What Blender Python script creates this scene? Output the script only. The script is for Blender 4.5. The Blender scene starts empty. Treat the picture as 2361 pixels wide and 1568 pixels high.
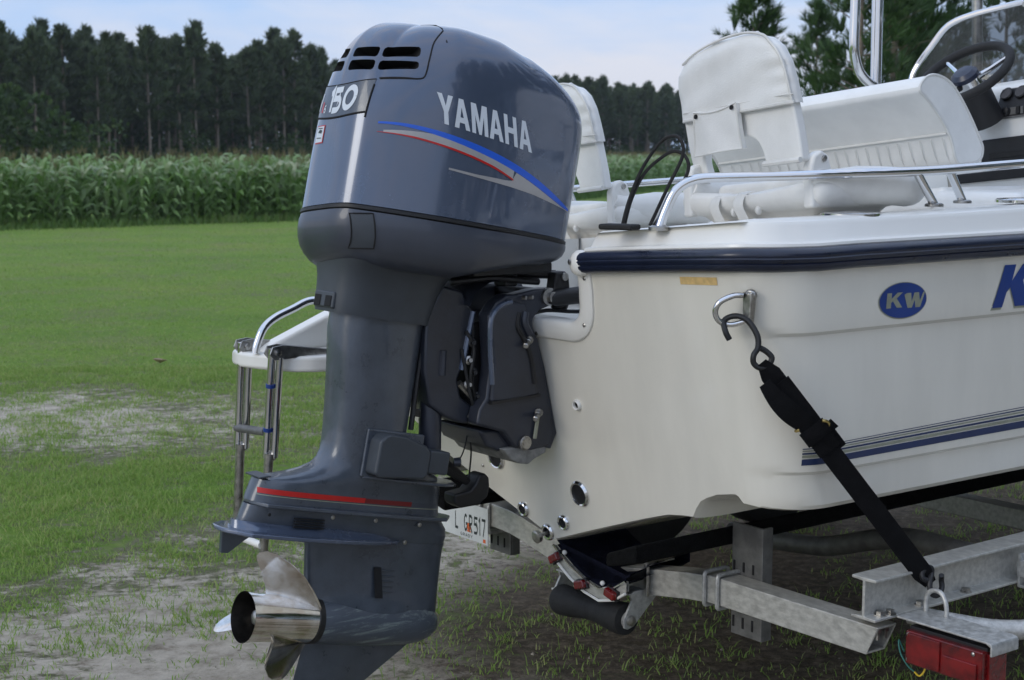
import bpy, bmesh, math, random
import numpy as np
from mathutils import Vector, Matrix
from mathutils.bvhtree import BVHTree
R = math.radians
rnd = random.Random(7)
S = bpy.context.scene
COL = S.collection

# ------------------------------------------------------------------ camera, sky, sun, exposure
CAM_H = 1.75
cam = bpy.data.cameras.new('camera')
cam.sensor_width = 36.0
cam.lens = 36.0 * 3500.0 / 2361.0
cam.clip_start = 0.1
cam.clip_end = 3000
cam.dof.use_dof = True
cam.dof.focus_distance = 4.25
cam.dof.aperture_fstop = 7.5
cam_o = bpy.data.objects.new('camera', cam)
COL.objects.link(cam_o)
cam_o.location = (0, 0, CAM_H)
cam_o.rotation_euler = (R(90) - math.atan2(428, 3500), 0, 0)
S.camera = cam_o

W = bpy.data.worlds.new('World')
S.world = W
W.use_nodes = True
nt = W.node_tree
bg = nt.nodes['Background']
sky = nt.nodes.new('ShaderNodeTexSky')
sky.sky_type = 'NISHITA'
sky.sun_disc = False
SUN_EL, SUN_AZ = 24.0, 238.0        # azimuth clockwise from +Y: behind and to the left of the camera
sky.sun_elevation = R(SUN_EL)
sky.sun_rotation = R(SUN_AZ)
sky.air_density = 1.0
sky.dust_density = 2.0
tc = nt.nodes.new('ShaderNodeTexCoord')
mp = nt.nodes.new('ShaderNodeMapping')
mp.inputs['Scale'].default_value = (1.0, 1.0, 4.2)
mp.inputs['Rotation'].default_value = (0.05, -0.10, 0.3)
nt.links.new(tc.outputs['Generated'], mp.inputs['Vector'])
nz = nt.nodes.new('ShaderNodeTexNoise')
nz.inputs['Scale'].default_value = 2.6
nz.inputs['Detail'].default_value = 5.0
nz.inputs['Roughness'].default_value = 0.55
nz.inputs['Distortion'].default_value = 0.4
nt.links.new(mp.outputs['Vector'], nz.inputs['Vector'])
cr = nt.nodes.new('ShaderNodeValToRGB')
cr.color_ramp.elements[0].position = 0.42
cr.color_ramp.elements[0].color = (0, 0, 0, 1)
cr.color_ramp.elements[1].position = 0.60
cr.color_ramp.elements[1].color = (1, 1, 1, 1)
nt.links.new(nz.outputs['Fac'], cr.inputs['Fac'])
# overcast luminance: brighter overhead than near the horizon
sep = nt.nodes.new('ShaderNodeSeparateXYZ')
nt.links.new(tc.outputs['Generated'], sep.inputs[0])
mr = nt.nodes.new('ShaderNodeMapRange')
mr.inputs['From Min'].default_value = 0.0
mr.inputs['From Max'].default_value = 1.0
mr.inputs['To Min'].default_value = 1.0
mr.inputs['To Max'].default_value = 1.5
nt.links.new(sep.outputs['Z'], mr.inputs['Value'])
cmix = nt.nodes.new('ShaderNodeMix')
cmix.data_type = 'RGBA'
cmix.inputs['A'].default_value = (4.7, 6.5, 9.7, 1)      # thin blue veil
cmix.inputs['B'].default_value = (7.5, 7.8, 9.0, 1)      # pale lavender cloud
nt.links.new(cr.outputs['Color'], cmix.inputs['Factor'])
vm = nt.nodes.new('ShaderNodeVectorMath')
vm.operation = 'SCALE'
nt.links.new(cmix.outputs['Result'], vm.inputs[0])
nt.links.new(mr.outputs['Result'], vm.inputs['Scale'])
fin = nt.nodes.new('ShaderNodeMix')
fin.data_type = 'RGBA'
fin.inputs['Factor'].default_value = 0.86
nt.links.new(sky.outputs['Color'], fin.inputs['A'])
nt.links.new(vm.outputs['Vector'], fin.inputs['B'])
nt.links.new(fin.outputs['Result'], bg.inputs['Color'])
bg.inputs['Strength'].default_value = 0.1

sun = bpy.data.lights.new('sun', 'SUN')
sun.energy = 0.75
sun.angle = R(24)
sun.color = (1.0, 0.95, 0.86)
sun_o = bpy.data.objects.new('sun', sun)
COL.objects.link(sun_o)
az, el = R(SUN_AZ), R(SUN_EL)
sd = Vector((math.sin(az) * math.cos(el), math.cos(az) * math.cos(el), math.sin(el)))
sun_o.rotation_euler = (-sd).to_track_quat('-Z', 'Y').to_euler()
sun_o.location = (-6, -6, 12)

S.view_settings.view_transform = 'Standard'
S.view_settings.look = 'None'
S.view_settings.exposure = 0.05
S.view_settings.gamma = 1.0
S.view_settings.use_curve_mapping = False

# ------------------------------------------------------------------ boat frame: x to the bow, y to port, z up
ANG = R(90 - 52.9)
KEEL = (0.155, 4.62)
FM = Matrix.Translation((KEEL[0], KEEL[1], 0)) @ Matrix.Rotation(ANG, 4, 'Z')
KZ = 0.543
RK = math.tan(R(11.5))

# ------------------------------------------------------------------ materials
MATS = {}
def mat(name, col, rough=0.5, metal=0.0, coat=0.0, var=0.0, vscale=8.0, rvar=0.0, bump=0.0, bscale=60.0, col2=None, spec=0.5, stretch=None, trans=0.0, alpha=1.0):
    m = bpy.data.materials.new(name)
    m.use_nodes = True
    n = m.node_tree
    p = n.nodes['Principled BSDF']
    p.inputs['Base Color'].default_value = (*col, 1)
    p.inputs['Roughness'].default_value = rough
    p.inputs['Metallic'].default_value = metal
    p.inputs['Coat Weight'].default_value = coat
    p.inputs['Coat Roughness'].default_value = 0.06
    p.inputs['Specular IOR Level'].default_value = spec
    p.inputs['Transmission Weight'].default_value = trans
    p.inputs['Alpha'].default_value = alpha
    t = n.nodes.new('ShaderNodeTexCoord')
    src = t.outputs['Object']
    if stretch:
        mpn = n.nodes.new('ShaderNodeMapping')
        mpn.inputs['Scale'].default_value = stretch
        n.links.new(src, mpn.inputs['Vector'])
        src = mpn.outputs['Vector']
    if var or rvar or col2:
        z = n.nodes.new('ShaderNodeTexNoise')
        z.inputs['Scale'].default_value = vscale
        z.inputs['Detail'].default_value = 6
        z.inputs['Roughness'].default_value = 0.62
        n.links.new(src, z.inputs['Vector'])
        if var or col2:
            c2 = col2 if col2 else tuple(c * (1 - var) for c in col)
            c1 = col if col2 else tuple(min(1, c * (1 + var * 0.6)) for c in col)
            r = n.nodes.new('ShaderNodeValToRGB')
            r.color_ramp.elements[0].position = 0.36
            r.color_ramp.elements[1].position = 0.62
            r.color_ramp.elements[0].color = (*c2, 1)
            r.color_ramp.elements[1].color = (*c1, 1)
            n.links.new(z.outputs['Fac'], r.inputs['Fac'])
            n.links.new(r.outputs['Color'], p.inputs['Base Color'])
        if rvar:
            q = n.nodes.new('ShaderNodeMapRange')
            q.inputs['From Min'].default_value = 0.3
            q.inputs['From Max'].default_value = 0.7
            q.inputs['To Min'].default_value = max(0.02, rough - rvar)
            q.inputs['To Max'].default_value = min(1, rough + rvar)
            n.links.new(z.outputs['Fac'], q.inputs['Value'])
            n.links.new(q.outputs['Result'], p.inputs['Roughness'])
    if bump:
        z2 = n.nodes.new('ShaderNodeTexNoise')
        z2.inputs['Scale'].default_value = bscale
        z2.inputs['Detail'].default_value = 4
        n.links.new(src, z2.inputs['Vector'])
        b = n.nodes.new('ShaderNodeBump')
        b.inputs['Strength'].default_value = bump
        b.inputs['Distance'].default_value = 0.01
        n.links.new(z2.outputs['Fac'], b.inputs['Height'])
        n.links.new(b.outputs['Normal'], p.inputs['Normal'])
    MATS[name] = m
    return m

M_ENG = mat('slate_blue_paint', (0.078, 0.102, 0.155), 0.25, 0.35, 1.0, var=0.05, vscale=5, rvar=0.05)
M_LEG = mat('slate_leg_paint', (0.066, 0.080, 0.102), 0.34, 0.25, 0.45, var=0.16, vscale=16, rvar=0.10, bump=0.06, bscale=160)
M_PAN = mat('dark_slate_pan', (0.05, 0.058, 0.078), 0.4, 0.15, 0.35, var=0.1, vscale=6, rvar=0.06)
M_APRON = mat('charcoal_plastic', (0.040, 0.048, 0.058), 0.5, 0.0, 0.05, var=0.12, vscale=10, bump=0.05, bscale=300)
M_BRK = mat('bracket_paint', (0.026, 0.03, 0.042), 0.42, 0.2, 0.2, var=0.2, vscale=9, rvar=0.08, bump=0.06, bscale=120)
M_BLK = mat('black_plastic', (0.008, 0.008, 0.009), 0.5, rvar=0.1, vscale=20)
M_RUB = mat('black_rubber', (0.012, 0.012, 0.012), 0.75, var=0.3, vscale=25, bump=0.15, bscale=90)
M_DARK = mat('dark_recess', (0.004, 0.004, 0.005), 0.8, var=0.2)
M_STR = mat('black_webbing', (0.006, 0.006, 0.007), 0.9, var=0.3, vscale=30, bump=0.4, bscale=420, spec=0.15)
M_CHR = mat('polished_steel', (0.72, 0.72, 0.72), 0.1, 1.0, rvar=0.05, vscale=30)
M_PROP = mat('propeller_steel', (0.82, 0.81, 0.79), 0.12, 1.0, col2=(0.58, 0.52, 0.45), vscale=13, rvar=0.09)
M_STEEL = mat('dull_steel', (0.42, 0.41, 0.39), 0.35, 1.0, var=0.3, vscale=40, rvar=0.1)
M_GEL = mat('cream_gelcoat', (0.74, 0.71, 0.625), 0.2, 0.0, 0.6, var=0.06, vscale=2.2, stretch=(1.6, 1.6, .35))
M_DECK = mat('white_gelcoat', (0.80, 0.785, 0.735), 0.3, 0.0, 0.25, var=0.015, vscale=3)
M_NAVY = mat('navy_rubber', (0.009, 0.014, 0.034), 0.34, 0.0, 0.15, var=0.25, vscale=14, rvar=0.1, bump=0.08, bscale=30)
M_VIN = mat('white_vinyl', (0.79, 0.785, 0.755), 0.48, 0.0, 0.0, var=0.06, vscale=7, rvar=0.08, bump=0.14, bscale=220)
M_PLAS = mat('white_seat_plastic', (0.78, 0.765, 0.72), 0.42, var=0.07, vscale=6, rvar=0.08)
M_SEAM = mat('vinyl_piping', (0.68, 0.67, 0.63), 0.5, var=0.1)
M_GAL = mat('galvanised_metal', (0.46, 0.46, 0.44), 0.5, 0.55, var=0.25, vscale=60, rvar=0.12, bump=0.1, bscale=90)
M_ALU = mat('weathered_aluminium', (0.50, 0.49, 0.45), 0.46, 0.45, var=0.2, vscale=60, rvar=0.1, bump=0.08, bscale=140, stretch=(1, 0.5, 1))
M_ALD = mat('dull_bracket_metal', (0.17, 0.17, 0.165), 0.55, 0.5, var=0.3, vscale=14, bump=0.12, bscale=80)
M_RED = mat('red_lens', (0.19, 0.006, 0.007), 0.2, 0.0, 0.4, col2=(0.06, 0.003, 0.004), vscale=16)
M_CARP = mat('black_carpet', (0.007, 0.007, 0.007), 0.97, var=0.3, vscale=60, bump=0.8, bscale=220, spec=0.1)
M_BLUEC = mat('blue_carpet', (0.007, 0.008, 0.017), 0.95, var=0.4, vscale=20, bump=0.6, bscale=200, spec=0.1)
M_DBLUE = mat('decal_blue', (0.012, 0.045, 0.22), 0.35, var=0.1)
M_DNAVY = mat('decal_navy', (0.016, 0.032, 0.10), 0.35, var=0.1)
M_DGOLD = mat('decal_silver_gold', (0.30, 0.31, 0.235), 0.38, 0.1, var=0.12, vscale=30)
M_WHT = mat('decal_white', (0.62, 0.66, 0.70), 0.4, var=0.04)
M_SILV = mat('decal_silver', (0.40, 0.385, 0.375), 0.35, 0.25, var=0.1)
M_SWB = mat('decal_bright_blue', (0.018, 0.11, 0.60), 0.3, var=0.05)
M_SWR = mat('decal_red', (0.50, 0.012, 0.010), 0.3, var=0.05)
M_DRED = mat('decal_dark_red', (0.16, 0.010, 0.012), 0.3, var=0.05)
M_BRASS = mat('brass', (0.55, 0.42, 0.16), 0.25, 1.0, var=0.2)
M_TAPE = mat('masking_tape', (0.66, 0.46, 0.19), 0.7, var=0.15, vscale=50)
M_PLATE = mat('plate_white', (0.66, 0.68, 0.66), 0.45, var=0.08)
M_INK = mat('plate_ink', (0.02, 0.03, 0.03), 0.5, var=0.1)
M_ORG = mat('plate_orange', (0.75, 0.14, 0.03), 0.5, var=0.1)
M_GLASS = mat('tinted_acrylic', (0.05, 0.052, 0.05), 0.04, 0.0, 0.0, alpha=0.74)
M_LEAF = mat('dead_leaf', (0.42, 0.30, 0.22), 0.8, var=0.3, vscale=40)
M_YEL = mat('yellow_wire', (0.6, 0.42, 0.03), 0.5, var=0.1)
M_GRN = mat('green_wire', (0.03, 0.16, 0.13), 0.5, var=0.1)
M_BORE = mat('dark_bore_metal', (0.05, 0.045, 0.04), 0.35, 0.8, var=0.4, vscale=20)  # darker metal for the inside of the hub
M_GAUGE = mat('dark_gauge_glass', (0.01, 0.012, 0.016), 0.12, 0.0, 0.3, var=0.1)
M_GALV2 = mat('zinc_anode', (0.22, 0.22, 0.21), 0.75, 0.2, var=0.3, vscale=30, bump=0.3, bscale=60)

# ------------------------------------------------------------------ mesh helpers
class MB:
    def __init__(s): s.v = []; s.f = []
    def add(s, vs, fs):
        o = len(s.v); s.v += [tuple(map(float, q)) for q in vs]
        s.f += [tuple(i + o for i in f) for f in fs]
        return s
    def grid(s, rows, close_u=False, cap0=False, cap1=False):
        n = len(rows[0]); m = len(rows); vs = [p for r in rows for p in r]; fs = []
        for j in range(m - 1):
            for i in range(n if close_u else n - 1):
                a = j * n + i; b = j * n + (i + 1) % n
                fs.append((a, b, b + n, a + n))
        if cap0: fs.append(tuple(range(n - 1, -1, -1)))
        if cap1: fs.append(tuple((m - 1) * n + i for i in range(n)))
        return s.add(vs, fs)
    def box(s, c, d, rot=None):
        vs = []
        for z in (-.5, .5):
            for x, y in ((-.5, -.5), (.5, -.5), (.5, .5), (-.5, .5)):
                q = Vector((x * d[0], y * d[1], z * d[2]))
                if rot is not None: q = rot @ q
                vs.append((c[0] + q.x, c[1] + q.y, c[2] + q.z))
        return s.add(vs, [(3, 2, 1, 0), (4, 5, 6, 7), (0, 1, 5, 4), (1, 2, 6, 5), (2, 3, 7, 6), (3, 0, 4, 7)])
    def prism(s, pts, ax, lo, hi):
        # pts: 2D outline in the plane perpendicular to ax ('x': (y,z), 'y': (x,z), 'z': (x,y))
        def P(p, t): return {'x': (t, p[0], p[1]), 'y': (p[0], t, p[1]), 'z': (p[0], p[1], t)}[ax]
        n = len(pts); vs = [P(p, lo) for p in pts] + [P(p, hi) for p in pts]
        fs = [tuple(range(n)), tuple(range(2 * n - 1, n - 1, -1))]
        fs += [(i, n + i, n + (i + 1) % n, (i + 1) % n) for i in range(n)]
        return s.add(vs, fs)
    def tube(s, path, r, seg=10, cap=True, close=False):
        path = [Vector(p) for p in path]; n = len(path)
        rr = r if isinstance(r, (list, tuple)) else [r] * n
        t0 = (path[1] - path[0]).normalized()
        up = Vector((0, 0, 1)) if abs(t0.z) < .9 else Vector((1, 0, 0))
        nrm = (up - t0 * up.dot(t0)).normalized()
        rows = []
        for i, p in enumerate(path):
            if close: t = (path[(i + 1) % n] - path[i - 1]).normalized()
            else: t = (path[min(i + 1, n - 1)] - path[max(i - 1, 0)]).normalized()
            nrm = (nrm - t * nrm.dot(t)).normalized(); b = t.cross(nrm)
            rows.append([tuple(p + (nrm * math.cos(a) + b * math.sin(a)) * rr[i]) for a in [2 * math.pi * k / seg for k in range(seg)]])
        if close: rows.append(rows[0])
        return s.grid(rows, True, cap and not close, cap and not close)
    def lathe(s, prof, o, ax, seg=24, cap=True):
        # prof: (distance along ax, radius)
        ax = Vector(ax).normalized(); u = ax.orthogonal().normalized(); w = ax.cross(u); o = Vector(o)
        rows = [[tuple(o + ax * h + (u * math.cos(a) + w * math.sin(a)) * max(r, 1e-4)) for a in [2 * math.pi * k / seg for k in range(seg)]] for h, r in prof]
        return s.grid(rows, True, cap, cap)
    def sphere(s, c, r, seg=12, sc=(1, 1, 1)):
        rows = [[(c[0] + sc[0] * r * math.sin(t) * math.cos(a), c[1] + sc[1] * r * math.sin(t) * math.sin(a), c[2] + sc[2] * r * math.cos(t)) for a in [2 * math.pi * k / seg for k in range(seg)]] for t in [max(.01, min(math.pi - .01, math.pi * j / 8)) for j in range(9)]]
        return s.grid(rows, True, True, True)

def tag(o, label=None, cat=None, group=None, kind=None):
    if label: o['label'] = label
    if cat: o['category'] = cat
    if group: o['group'] = group
    if kind: o['kind'] = kind
    return o

def mk(name, mb, m, sharp=35, bevel=0, sub=0, xf=None, seg=2):
    me = bpy.data.meshes.new(name)
    vs = mb.v if xf is None else [xf(v) for v in mb.v]
    me.from_pydata(vs, [], mb.f)
    if m: 
        for k in (m if isinstance(m, (list, tuple)) else [m]): me.materials.append(k)
    bm = bmesh.new(); bm.from_mesh(me)
    bmesh.ops.remove_doubles(bm, verts=bm.verts, dist=1e-5)
    bmesh.ops.recalc_face_normals(bm, faces=bm.faces)
    bm.to_mesh(me); bm.free()
    me.polygons.foreach_set('use_smooth', [True] * len(me.polygons))
    if not bevel: me.set_sharp_from_angle(angle=R(sharp))
    o = bpy.data.objects.new(name, me); COL.objects.link(o)
    if bevel:
        b = o.modifiers.new('bevel', 'BEVEL'); b.width = bevel; b.segments = seg; b.limit_method = 'ANGLE'; b.angle_limit = R(35)
        b.harden_normals = True
        me.set_sharp_from_angle(angle=R(180))
    if sub:
        q = o.modifiers.new('sub', 'SUBSURF'); q.levels = sub; q.render_levels = sub
    return o

class Thing:
    """An Empty in the boat frame; parts are given in boat coordinates and stored relative to it."""
    def __init__(s, name, loc, label, cat, group=None, xf=None):
        s.o = bpy.data.objects.new(name, None); COL.objects.link(s.o)
        s.o.empty_display_size = .1
        s.xf = xf; s.loc = Vector(xf(loc) if xf else loc)
        s.o.matrix_world = FM @ Matrix.Translation(s.loc)
        tag(s.o, label, cat, group)
    def part(s, name, mb, m, parent=None, xf=None, label=None, **k):
        g = s.xf; L = s.loc
        def f(v):
            v = xf(v) if xf else v
            v = g(v) if g else v
            return (v[0] - L.x, v[1] - L.y, v[2] - L.z)
        o = mk(name, mb, m, xf=f, **k)
        o.parent = parent or s.o
        if label: o['label'] = label
        return o

def smooth_path(pts, n=8, closed=False):
    P = [Vector(p) for p in pts]; out = []
    N = len(P)
    for i in range(N if closed else N - 1):
        if closed: p0, p1, p2, p3 = P[i - 1], P[i], P[(i + 1) % N], P[(i + 2) % N]
        else: p0, p1, p2, p3 = P[max(i - 1, 0)], P[i], P[i + 1], P[min(i + 2, N - 1)]
        for k in range(n):
            t = k / n
            out.append(tuple(0.5 * ((2 * p1) + (p2 - p0) * t + (2 * p0 - 5 * p1 + 4 * p2 - p3) * t * t + (3 * p1 - p0 - 3 * p2 + p3) * t ** 3)))
    if not closed: out.append(tuple(P[-1]))
    return out

def interp(x, xs, ys): return float(np.interp(x, xs, ys))

def ribbon(path, w):
    """polygon quads of a stroke with width w; returns list of quads (2D)"""
    P = [Vector((p[0], p[1], 0)) for p in path]; L = []; Rr = []
    for i, p in enumerate(P):
        a = (P[i] - P[i - 1]).normalized() if i else None
        b = (P[i + 1] - P[i]).normalized() if i < len(P) - 1 else None
        d = a or b
        if a and b: d = (a + b).normalized()
        n = Vector((-d.y, d.x, 0)); k = w / 2
        if a and b:
            c = max(.35, n.dot(Vector((-a.y, a.x, 0)))); k /= c
        L.append(p + n * k); Rr.append(p - n * k)
    return [[(L[i].x, L[i].y), (Rr[i].x, Rr[i].y), (Rr[i + 1].x, Rr[i + 1].y), (L[i + 1].x, L[i + 1].y)] for i in range(len(P) - 1)]

def arc(cx, cy, rx, ry, a0, a1, n=10): return [(cx + rx * math.cos(R(a0 + (a1 - a0) * k / n)), cy + ry * math.sin(R(a0 + (a1 - a0) * k / n))) for k in range(n + 1)]

LET = {  # solid capital letters in a unit box
 'Y': [[(0, 1), (.31, 1), (.5, .62), (.69, 1), (1, 1), (.64, .42), (.64, 0), (.36, 0), (.36, .42)]],
 'A': [[(0, 0), (.28, 0), (.5, .72), (.5, 1), (.35, 1)], [(1, 0), (.65, 1), (.5, 1), (.5, .72), (.72, 0)], [(.341, .2), (.659, .2), (.604, .38), (.396, .38)]],
 'M': [[(0, 0), (.23, 0), (.23, .62), (.42, 0), (.58, 0), (.77, .62), (.77, 0), (1, 0), (1, 1), (.68, 1), (.5, .4), (.32, 1), (0, 1)]],
 'H': [[(0, 0), (.29, 0), (.29, .41), (.71, .41), (.71, 0), (1, 0), (1, 1), (.71, 1), (.71, .6), (.29, .6), (.29, 1), (0, 1)]],
 'K': [[(0, 0), (.30, 0), (.30, .36), (.40, .46), (.68, 0), (1.03, 0), (.63, .62), (1.0, 1), (.66, 1), (.30, .62), (.30, 1), (0, 1)]],
 'W': [[(.12, 1), (0, .9), (.22, 0), (.44, 0), (.55, .5), (.62, 0), (.86, 0), (1.05, 1), (.95, 1), (.82, .42), (.74, 1), (.5, 1), (.40, .42), (.34, 1)]],
}
STK = {  # stroke glyphs in a unit box
 '1': [[(.25, .78), (.55, .96), (.55, 0)]],
 '5': [[(.95, .93), (.12, .93), (.08, .56), (.60, .56)] + arc(.60, .31, .33, .25, 90, -90, 8) + [(0.02, .06)]],
 '0': [arc(.5, .5, .42, .43, 0, 360, 24)],
 '6': [[(.8, .95)] + arc(.5, .3, .36, .26, 180, 540, 16)[0:0] + [(.35, .8), (.16, .45)] + arc(.5, .3, .34, .25, 170, 520, 14)],
 '7': [[(.05, .94), (.9, .94), (.4, 0)]],
 'G': [arc(.5, .5, .4, .44, 50, 330, 14) + [(.9, .45), (.55, .45)]],
 'R': [[(.12, 0), (.12, .95), (.6, .95)] + arc(.6, .71, .28, .23, 80, -80, 6) + [(.2, .48), (.9, 0)]],
 'A': [[(.05, 0), (.5, .98), (.95, 0)], [(.22, .33), (.78, .33)]],
 'D': [[(.12, .02), (.12, .95), (.5, .95)] + arc(.5, .5, .38, .45, 80, -80, 8) + [(.12, .05)]],
 'Y': [[(.05, 1), (.5, .5), (.95, 1)], [(.5, .5), (.5, 0)]],
 'L': [[(.12, 1), (.12, .06), (.85, .06)]],
}

def decal(T, name, polys, m, project, parent=None, cuts=2, label=None):
    """flat print: 2D polygons, cut finely, every vertex laid on the surface by project(u,v)->(x,y,z)"""
    bm = bmesh.new()
    for poly in polys:
        vs = [bm.verts.new((p[0], p[1], 0)) for p in poly]
        try: bm.faces.new(vs)
        except ValueError: pass
    bm.normal_update()
    bmesh.ops.triangulate(bm, faces=bm.faces, ngon_method='EAR_CLIP')
    if cuts:
        bmesh.ops.subdivide_edges(bm, edges=bm.edges, cuts=cuts, use_grid_fill=True)
    mb = MB()
    bm.verts.index_update()
    vs = [project(v.co.x, v.co.y) for v in bm.verts]
    ok = [i for i, v in enumerate(vs) if v is not None]
    mb.v = [v if v is not None else (0, 0, 0) for v in vs]
    mb.f = [tuple(v.index for v in f.verts) for f in bm.faces if all(vs[v.index] is not None for v in f.verts)]
    bm.free()
    return T.part(name, mb, m, parent=parent, label=label)

def screw(T, c, r=.006, ax=(-1, 0, 0), m=None, parent=None, name='screw'):
    return T.part(name, MB().lathe([(0, r), (.002, r), (.004, r * .6), (.0045, .001)], c, ax, 12), m or M_STEEL, parent=parent)
# ------------------------------------------------------------------ outboard motor
E_TH = R(12.0)
E_S = 1.02
E_OFF = (0.0582, 0.0718, -0.035)
def sc(v): return (v[0] * E_S + E_OFF[0], v[1] * E_S + E_OFF[1], v[2] * E_S + E_OFF[2])
def eng(v):   # motor axes (tilted with the trim) -> boat
    c, s = math.cos(E_TH), math.sin(E_TH)
    return sc((-0.45 + c * v[0] + s * v[2], v[1], 1.0 - s * v[0] + c * v[2]))
MOT = Thing('outboard_motor', (-0.45, 0, 0.3), 'slate blue outboard motor with polished propeller hung on the boat transom', 'outboard motor', xf=sc)
MOT.xf = None

# upper cowl: plan outline, roof line, and how round each side is
PLAN = [(-.518, 0), (-.517, -.05), (-.513, -.082), (-.505, -.108), (-.490, -.133), (-.463, -.158), (-.424, -.184), (-.36, -.212), (-.27, -.240), (-.16, -.257), (-.05, -.259), (.04, -.250), (.11, -.238), (.160, -.222), (.190, -.19), (.205, -.14), (.212, -.07), (.214, 0)]
half = smooth_path([(p[0], p[1], 0) for p in PLAN], 5)
ring = [(p[0], p[1]) for p in half] + [(p[0], -p[1]) for p in reversed(half[1:-1])]
def z_seam(x, y): return .553 + (0 if x > .1 else (x - .1) * .035) - .10 * max(0, y + .12) * max(0, min(1, (-.2 - x) / .25))
def z_roof(x): return interp(x, [-.59, -.5, -.42, -.34, -.25, -.15, -.04, .04, .10, .16, .22], [1.045, 1.052, 1.058, 1.062, 1.064, 1.060, 1.036, 1.006, .978, .945, .908])
def cowl_pt(bx, by, a, zs=None):
    ca = max(0, math.cos(a)); sa = math.sin(a)
    ang = abs(math.atan2(by, bx + .2))          # 0 at the front, pi at the back
    p = interp(ang, [0, .5, .95, 2.0, 2.35, 2.7, 2.95, 3.1416], [12, 12, 6.5, 6.5, 5, 3.7, 4.6, 5.2])
    k, h = ca ** (2 / p), sa ** (2 / p)
    x = -.2 + (bx + .2) * k; y = by * k
    z0 = z_seam(bx, by) if zs is None else zs
    return (x, y, z0 + (z_roof(x) - z0) * h)
rows = []
NT = 30
for j in range(NT + 1):
    a = (j / NT) ** 1.15 * math.pi / 2
    rows.append([cowl_pt(b[0], b[1], a) for b in ring])
cm = MB().grid(rows[:-1], True, True, False)
top = rows[-2]; cx_ = sum(p[0] for p in top) / len(top); iz = len(cm.v)
cm.v.append((cx_, 0, z_roof(cx_))); nr = len(ring); o0 = (NT - 1) * nr
cm.f += [(o0 + i, o0 + (i + 1) % nr, iz) for i in range(nr)]
cowl_bvh = BVHTree.FromPolygons([Vector(v) for v in cm.v], cm.f)
cowl = MOT.part('cowl', cm, [M_ENG, M_DARK], xf=eng, sharp=50)

# air intake slots, cut into the cowl
def slot_prism(pts, depth=.055):
    # pts on the starboard shoulder (x, y, z outer), pushed inwards
    n = len(pts); c = Vector((-.35, 0, .80)); mb = MB(); outer = []; inner = []
    for p in pts:
        P = Vector(p); d = (P - c); d.z *= .25; d.normalize()
        outer.append(tuple(P + d * .03)); inner.append(tuple(P - d * depth))
    mb.add(outer + inner, [tuple(range(n)), tuple(range(2 * n - 1, n - 1, -1))] + [(i, n + i, n + (i + 1) % n, (i + 1) % n) for i in range(n)])
    return mb
def on_cowl_dir(x0, ang, z):
    # hit the cowl from outside along a horizontal ray at bearing ang around (x0, 0)
    d = Vector((math.cos(ang), math.sin(ang), 0)); o = Vector((x0, 0, z)) + d * 1.2
    h = cowl_bvh.ray_cast(o, -d)
    return h[0]
def side_hit(x, z, off=.0012, sgn=-1):
    h = cowl_bvh.ray_cast(Vector((x, sgn * 1.0, z)), Vector((0, -sgn, 0)))
    if h[0] is None: return None
    n = h[1] if h[1].y * sgn > 0 else -h[1]
    return h[0] + n * off
def aft_hit(y, z, off=.0012):
    h = cowl_bvh.ray_cast(Vector((-1.5, y, z)), Vector((1, 0, 0)))
    if h[0] is None: return None
    n = h[1] if h[1].x < 0 else -h[1]
    return h[0] + n * off
def rr_outline(x0, x1, zl, zh, r=.011):
    """rounded slot outline on the side: x from aft x0 to forward x1; zl, zh functions of x"""
    pts = []
    for k in range(9): t = k / 8; x = x0 + r + (x1 - x0 - 2 * r) * t; pts.append((x, zl(x)))
    pts.append((x1, zl(x1) + r)); pts.append((x1, zh(x1) - r))
    for k in range(9): t = 1 - k / 8; x = x0 + r + (x1 - x0 - 2 * r) * t; pts.append((x, zh(x)))
    pts.append((x0, zh(x0) - r)); pts.append((x0, zl(x0) + r))
    return pts
def on_side_3d(x, z, sgn):
    p = side_hit(x, z, 0, sgn)
    return p
cut = MB()
def cell(a0, a1, zl, zh, flip):
    # rounded cell between two bearings round the cowl; zl, zh: heights at a0 and a1
    def pt(u, v):
        ang = a0 + (a1 - a0) * u; z = (zl[0] + (zl[1] - zl[0]) * u) * (1 - v) + (zh[0] + (zh[1] - zh[0]) * u) * v
        if flip: ang = 360 - ang
        return on_cowl_dir(-.30, R(ang), z)
    uv = [(u, 0) for u in np.linspace(.07, .93, 9)] + [(.985, .14), (1, .35), (1, .65), (.985, .86)] + [(u, 1) for u in np.linspace(.93, .07, 9)] + [(.015, .86), (0, .65), (0, .35), (.015, .14)]
    P = [pt(u, v) for u, v in uv]
    if any(p is None for p in P): return
    k = slot_prism(P); cut.add(k.v, k.f)
for flip in (False, True):
    cell(184, 210, (.928, .930), (.955, .960), flip)
    cell(213, 243, (.931, .946), (.961, .975), flip)
    cell(184, 210, (.889, .892), (.918, .921), flip)
    cell(213, 243, (.893, .912), (.921, .933), flip)
if cut.v:
    co = mk('cutter', cut, M_DARK, xf=lambda v: tuple(Vector(eng(v)) - MOT.loc))
    co.parent = MOT.o
    bo = cowl.modifiers.new('slots', 'BOOLEAN'); bo.operation = 'DIFFERENCE'; bo.solver = 'EXACT'; bo.object = co; bo.material_mode = 'TRANSFER'
    bpy.context.view_layer.update()
    dg = bpy.context.evaluated_depsgraph_get()
    nm = bpy.data.meshes.new_from_object(cowl.evaluated_get(dg))
    cowl.modifiers.clear()
    old = cowl.data; cowl.data = nm; nm.name = 'cowl'
    bpy.data.objects.remove(co)
    cowl.data.set_sharp_from_angle(angle=R(48))

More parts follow.
